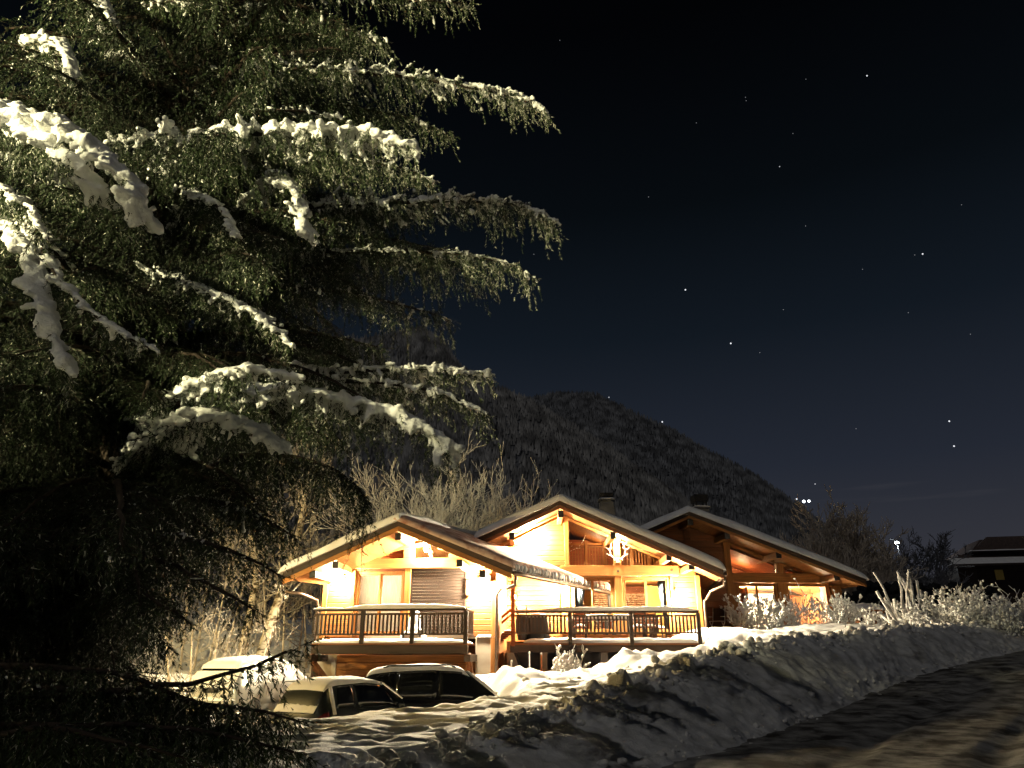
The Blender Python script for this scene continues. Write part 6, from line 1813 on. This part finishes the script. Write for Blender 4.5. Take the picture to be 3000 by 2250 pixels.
limb(W((5.4,), (700, 930, 9.6), (950, 985, 9.5), (1130, 1020, 9.4)), 0.25, 1.3, 0.5, 1.1, 1.7, .05, 11)
limb(W((4.6,), (800, 1080, 9.2), (1040, 1090, 8.8), (1200, 1082, 8.6), (1340, 1085, 8.5), (1430, 1100, 8.4)), 0.95, 1.5, 0.55, 1.1, 1.08, .06, 12, 1.1)
limb(W((4.5,), (900, 1120, 8.8), (1150, 1120, 8.5), (1320, 1160, 8.3), (1430, 1215, 8.2)), 0.85, 1.4, 0.5, 1.0, 1.08, .05, 13, 1.1)
limb(W((4.3,), (600, 1130, 8.6), (820, 1150, 8.0), (980, 1165, 7.7), (1130, 1205, 7.6), (1250, 1260, 7.5), (1325, 1310, 7.4)), 1.0, 1.4, 0.4, 1.05, 1.5, .06, 14, 1.1, True)
limb(W((4.8,), (480, 800, 8.6), (600, 850, 7.8), (720, 900, 7.2), (800, 960, 6.9), (845, 1005, 6.8)), .85, 1.3, .4, .7, .9, .05, 15, 1.2, False)
limb(W((3.8,), (520, 1250, 8.0), (600, 1215, 7.2), (720, 1245, 6.7), (800, 1290, 6.5), (830, 1320, 6.4)), .95, 1.2, .25, .8, .8, .05, 16, 1.2, True)
limb(W((4.0,), (560, 1150, 8.0), (680, 1090, 7.2), (780, 1085, 6.9), (860, 1110, 6.7)), .95, 1.1, .25, .6, .6, .05, 17, 1.2, True)
limb(W((3.9,), (700, 1190, 8.2), (790, 1150, 7.6), (850, 1125, 7.4)), .9, 1, .3, .35, .4, .03, 18, 1.2, True)
limb(W((3.4,), (700, 1330, 8.8), (900, 1340, 8.5), (1030, 1400, 8.3), (1080, 1470, 8.3)), 0.3, 1.5, 0.3, 1.0, 2.0, .05, 19)
limb(W((2.9,), (560, 1450, 8.4), (720, 1490, 7.8), (820, 1540, 7.5), (875, 1590, 7.4)), .35, 1.2, .2, .9, 1.0, .05, 20)
limb(W((2.5,), (500, 1560, 8.2), (640, 1600, 7.5), (760, 1650, 7.2), (835, 1690, 7.1)), .30, 1.2, .18, .8, .9, .05, 21)
limb(W((2.1,), (420, 1620, 8.0), (560, 1680, 7.4), (680, 1745, 7.1), (750, 1790, 7.0)), .25, 1.2, .15, .8, .9, .05, 22)
limb(W((1.7,), (360, 1720, 7.8), (480, 1770, 7.0), (560, 1830, 6.8)), 0, 1.3, .2, .8, 1.0, .05, 23)
limb(W((1.5,), (300, 1700, 8.4), (420, 1800, 7.6), (500, 1900, 7.3)), 0, 1.3, .2, .8, 1.0, .05, 24)
# near boughs on the left with heavy snow
limb(W((7.2,), (-60, 300, 6.2), (60, 345, 5.3), (180, 375, 4.9), (290, 440, 4.6), (370, 520, 4.5), (410, 590, 4.45), (400, 640, 4.45)), 1.0, 1.3, .35, .6, .8, .06, 25, 1.4, True, .3, fat=1.2)
limb(W((7.2,), (-80, 330, 6.0), (40, 370, 5.2), (150, 420, 4.8), (250, 500, 4.55), (290, 570, 4.5)), 1.0, 1.3, .35, .5, .8, .05, 26, 1.4, True, .3, fat=1.0)
limb(W((5.4,), (40, 560, 6.4), (100, 680, 5.6), (150, 790, 5.2), (215, 870, 5.0), (300, 950, 4.9), (380, 985, 4.85), (438, 1020, 4.8)), .75, 1.2, .4, .40, .55, .04, 27, 1.4, False, .35)
limb(W((5.2,), (20, 640, 6.0), (90, 760, 5.2), (130, 900, 4.9), (170, 1010, 4.8), (205, 1090, 4.75)), .75, 1.3, .4, .45, .6, .04, 28, 1.4, True, .5, fat=.8)
limb(W((5.8,), (-60, 520, 6.0), (20, 560, 5.2), (90, 610, 5.0), (130, 690, 4.9)), .7, 1.2, .3, .4, .6, .04, 29, 1.3, False, .3)
limb(W((8.6,), (100, 130, 8.2), (180, 120, 7.2), (215, 190, 6.9), (205, 250, 6.9)), .8, 1.1, .2, .5, .7, .05, 30, 1.2, True, .3)
limb(W((9.6,), (230, -40, 8.2), (300, 0, 7.6), (335, 70, 7.4)), .8, 1.1, .25, .5, .7, .05, 31, 1.2, True, .3)
limb(W((10.2,), (420, 20, 8.6), (470, 5, 8.0), (560, 10, 7.8)), .5, 1.1, .2, .6, .7, .05, 32)
limb(W((6.6,), (560, 560, 8.4), (640, 600, 7.4), (690, 690, 7.1)), .8, 1.2, .35, .5, 1.0, .04, 33, 1.2, False)
limb(W((6.5,), (820, 500, 8.4), (860, 560, 7.6), (905, 690, 7.4)), .8, 1.1, .25, .35, .6, .03, 34, 1.2, True)
# low bough crossing in front of the cars
limb([np.array([-6.2, 6.6, 1.5])] + W((120, 2010, 5.9), (300, 2030, 5.6), (480, 2022, 5.5), (600, 2000, 5.4), (720, 1960, 5.35), (830, 1915, 5.3), (915, 1880, 5.3)), .28, 1.0, .03, .5, .8, .040, 35, 1.3, False, .08)
limb([np.array([-5.6, 6.6, 1.3])] + W((420, 2040, 5.6), (620, 2060, 5.4), (780, 2085, 5.3), (905, 2115, 5.25)), .0, 2.0, .22, .8, 1.2, .03, 36, 1.4)
limb([np.array([-5.6, 6.3, 1.1])] + W((350, 2120, 5.3), (600, 2140, 5.2), (800, 2180, 5.1), (915, 2225, 5.1)), .0, 2.0, .22, .8, 1.2, .03, 37, 1.4)
limb([np.array([-5.2, 6.0, .9])] + W((200, 2180, 5.0), (450, 2210, 4.9), (650, 2260, 4.9)), .0, 2.0, .22, .8, 1.2, .03, 38, 1.4)
limb([np.array([-5.0, 5.6, .75])] + W((120, 2120, 4.7), (330, 2160, 4.6), (560, 2230, 4.5)), .0, 2.0, .2, .7, 1.2, .03, 39, 1.4)
limb([np.array([-5.2, 6.2, 1.6])] + W((300, 1960, 5.6), (460, 2010, 5.5), (650, 2090, 5.4), (760, 2150, 5.4)), .0, 1.8, .2, .7, 1.1, .03, 40, 1.4)
limb(W((9.0,), (900, 300, 9.6), (1150, 330, 9.5), (1330, 400, 9.4)), .4, 1.4, .4, 1.0, 1.7, .05, 41)
limb(W((6.9,), (900, 690, 9.9), (1150, 700, 9.8), (1330, 740, 9.8)), .3, 1.4, .4, 1.0, 1.8, .05, 42)
limb(W((7.7,), (850, 560, 9.7), (1050, 590, 9.6), (1200, 640, 9.6)), .3, 1.4, .35, 1.0, 1.8, .05, 43)
# the rest of the crown, whorl by whorl, kept inside the outline: boughs of a few shapes, copied with their twigs, needles and snow
PROTO = {}
def bough_curve(L_, flat):
    t = np.linspace(0, 1, 7)
    return np.stack([L_ * t, 0 * t, L_ * (.16 * t - (.30 if flat else .42) * t ** 2)], 1)
for key, L0, flat, sn in (('low', 4.2, False, 0), ('low2', 3.6, False, 0), ('mid', 4.4, False, .07), ('mid2', 3.8, False, .10), ('mid3', 4.0, False, .05), ('high', 3.2, True, .10), ('high2', 2.6, True, .08), ('short', 1.7, False, .08)):
    o = limb(bough_curve(L0, flat) + SO, sn, 1.0, .10 if sn == 0 else .14, 1.1, 1.2, .05, len(key) * 31 + len(PROTO), .95, tone=-.17)  # negative tone paints crown shade into the filler boughs' needles
    PROTO[key] = [o, L0, flat, False]
def place_bough(key, base, a, L_, roll):
    o, L0, flat, used_ = PROTO[key]
    if used_:
        c = o.copy(); COL.objects.link(c); c.parent = spruce
        for ch in o.children:
            q = ch.copy(); COL.objects.link(q); q.parent = c
    else:
        c = o; PROTO[key][3] = True
    c.location = base - SO; c.rotation_euler = (roll, 0, a); s_ = L_ / L0; c.scale = (s_, s_ * g.uniform(.9, 1.15) * (1 if g.random() < .5 else -1), s_)
cnt_ = 0
g = np.random.default_rng(8)
z = .8
while z < 16.5 and cnt_ < 250:
    nb = 6 if z < 11 else 5
    a0 = g.uniform(0, 2 * np.pi)
    for k_ in range(nb + 3):
        a = a0 + 2 * np.pi * k_ / nb + g.normal(0, .2)
        if k_ >= nb: a = g.uniform(2.0, 4.4)
        L_ = 6.0 * max(.12, (1 - z / 18.5)) ** .8 * g.uniform(.75, 1.05)
        if z < 2.2: L_ *= .75
        d = np.array([math.cos(a), math.sin(a)])
        if d[1] < -.2 and z < 6: L_ = min(L_, 4.6 / max(.2, -d[1]))
        base = trunk_z(z); flat = z > 9; ok = False
        while L_ > .9:
            c3_ = bough_curve(L_, flat)
            q = np.stack([base[0] + d[0] * c3_[:, 0], base[1] + d[1] * c3_[:, 0], base[2] + c3_[:, 2]], 1)
            px_, py_ = pix(q[2:]); px2, py2 = pix(q[2:] - np.array([0, 0, .45]))
            if q[:, 1].min() > 2.6 and (px_ < xmax(py_) - 70).all() and (px2 < xmax(py2) - 40).all() and (q[:, 2] > .25).all(): ok = True; break
            L_ *= .88
        if not ok: continue
        if L_ < 2.2: key = 'short'
        elif z < 3.4: key = ('low', 'low2')[int(g.integers(2))]
        elif flat: key = ('high', 'high2')[int(g.integers(2))]
        else: key = ('mid', 'mid2', 'mid3')[int(g.integers(3))]
        place_bough(key, base, a, L_, g.normal(0, .12))
        cnt_ += 1
    z += .42 + .014 * z
# near boughs in the shade that close the view of the trunk
for i in range(30):
    z = g.uniform(1.6, 6.2); a = g.uniform(-2.5, -.5); L_ = g.uniform(2.0, 3.6); base = trunk_z(z)
    c3_ = bough_curve(L_, False)
    q = np.stack([base[0] + math.cos(a) * c3_[:, 0], base[1] + math.sin(a) * c3_[:, 0], base[2] + c3_[:, 2]], 1)
    px_, py_ = pix(q[2:])
    if q[:, 1].min() < 3.4 or (px_ > xmax(py_) - 120).any() or q[:, 2].min() < .3: continue
    place_bough(('low', 'low2')[i % 2], base, a, L_, g.normal(0, .12)); cnt_ += 1
print('boughs', cnt_)

# an unseen hedge-shaped screen added outside the frame on the left, between the street lamp and the road: it shades the road and the foot of the big spruce
g = np.random.default_rng(91); C_, R_ = [], []
path = np.array([(-8.1, .75), (-8.5, 1.35), (-9.1, 1.8), (-9.8, 2.2), (-10.6, 2.4)])
for i in range(1300):
    u = g.uniform(0, 4); k_ = min(int(u), 3); q = path[k_] + (path[k_ + 1] - path[k_]) * (u - k_)
    top = 5.25 + .22 * math.sin(u * 5.1) + .15 * math.sin(u * 11.7)
    C_.append((q[0] + g.normal(0, .28), q[1] + g.normal(0, .28), .2 + (top - .2) * g.random() ** .8)); r_ = g.uniform(.16, .32); R_.append((r_, r_, r_ * 1.3))
V, F = blobs(np.array(C_) - np.array([path[2, 0], path[2, 1], 0]), np.array(R_), ico=ICO1, rough=.5, seed=4)
o = mesh_np('hedge', V, F, dk); o.location = (path[2, 0], path[2, 1], 0)  # added shade screen, not a hedge of the place
tag(o, 'unseen hedge-shaped shade screen added left of the huge spruce', 'hedge')
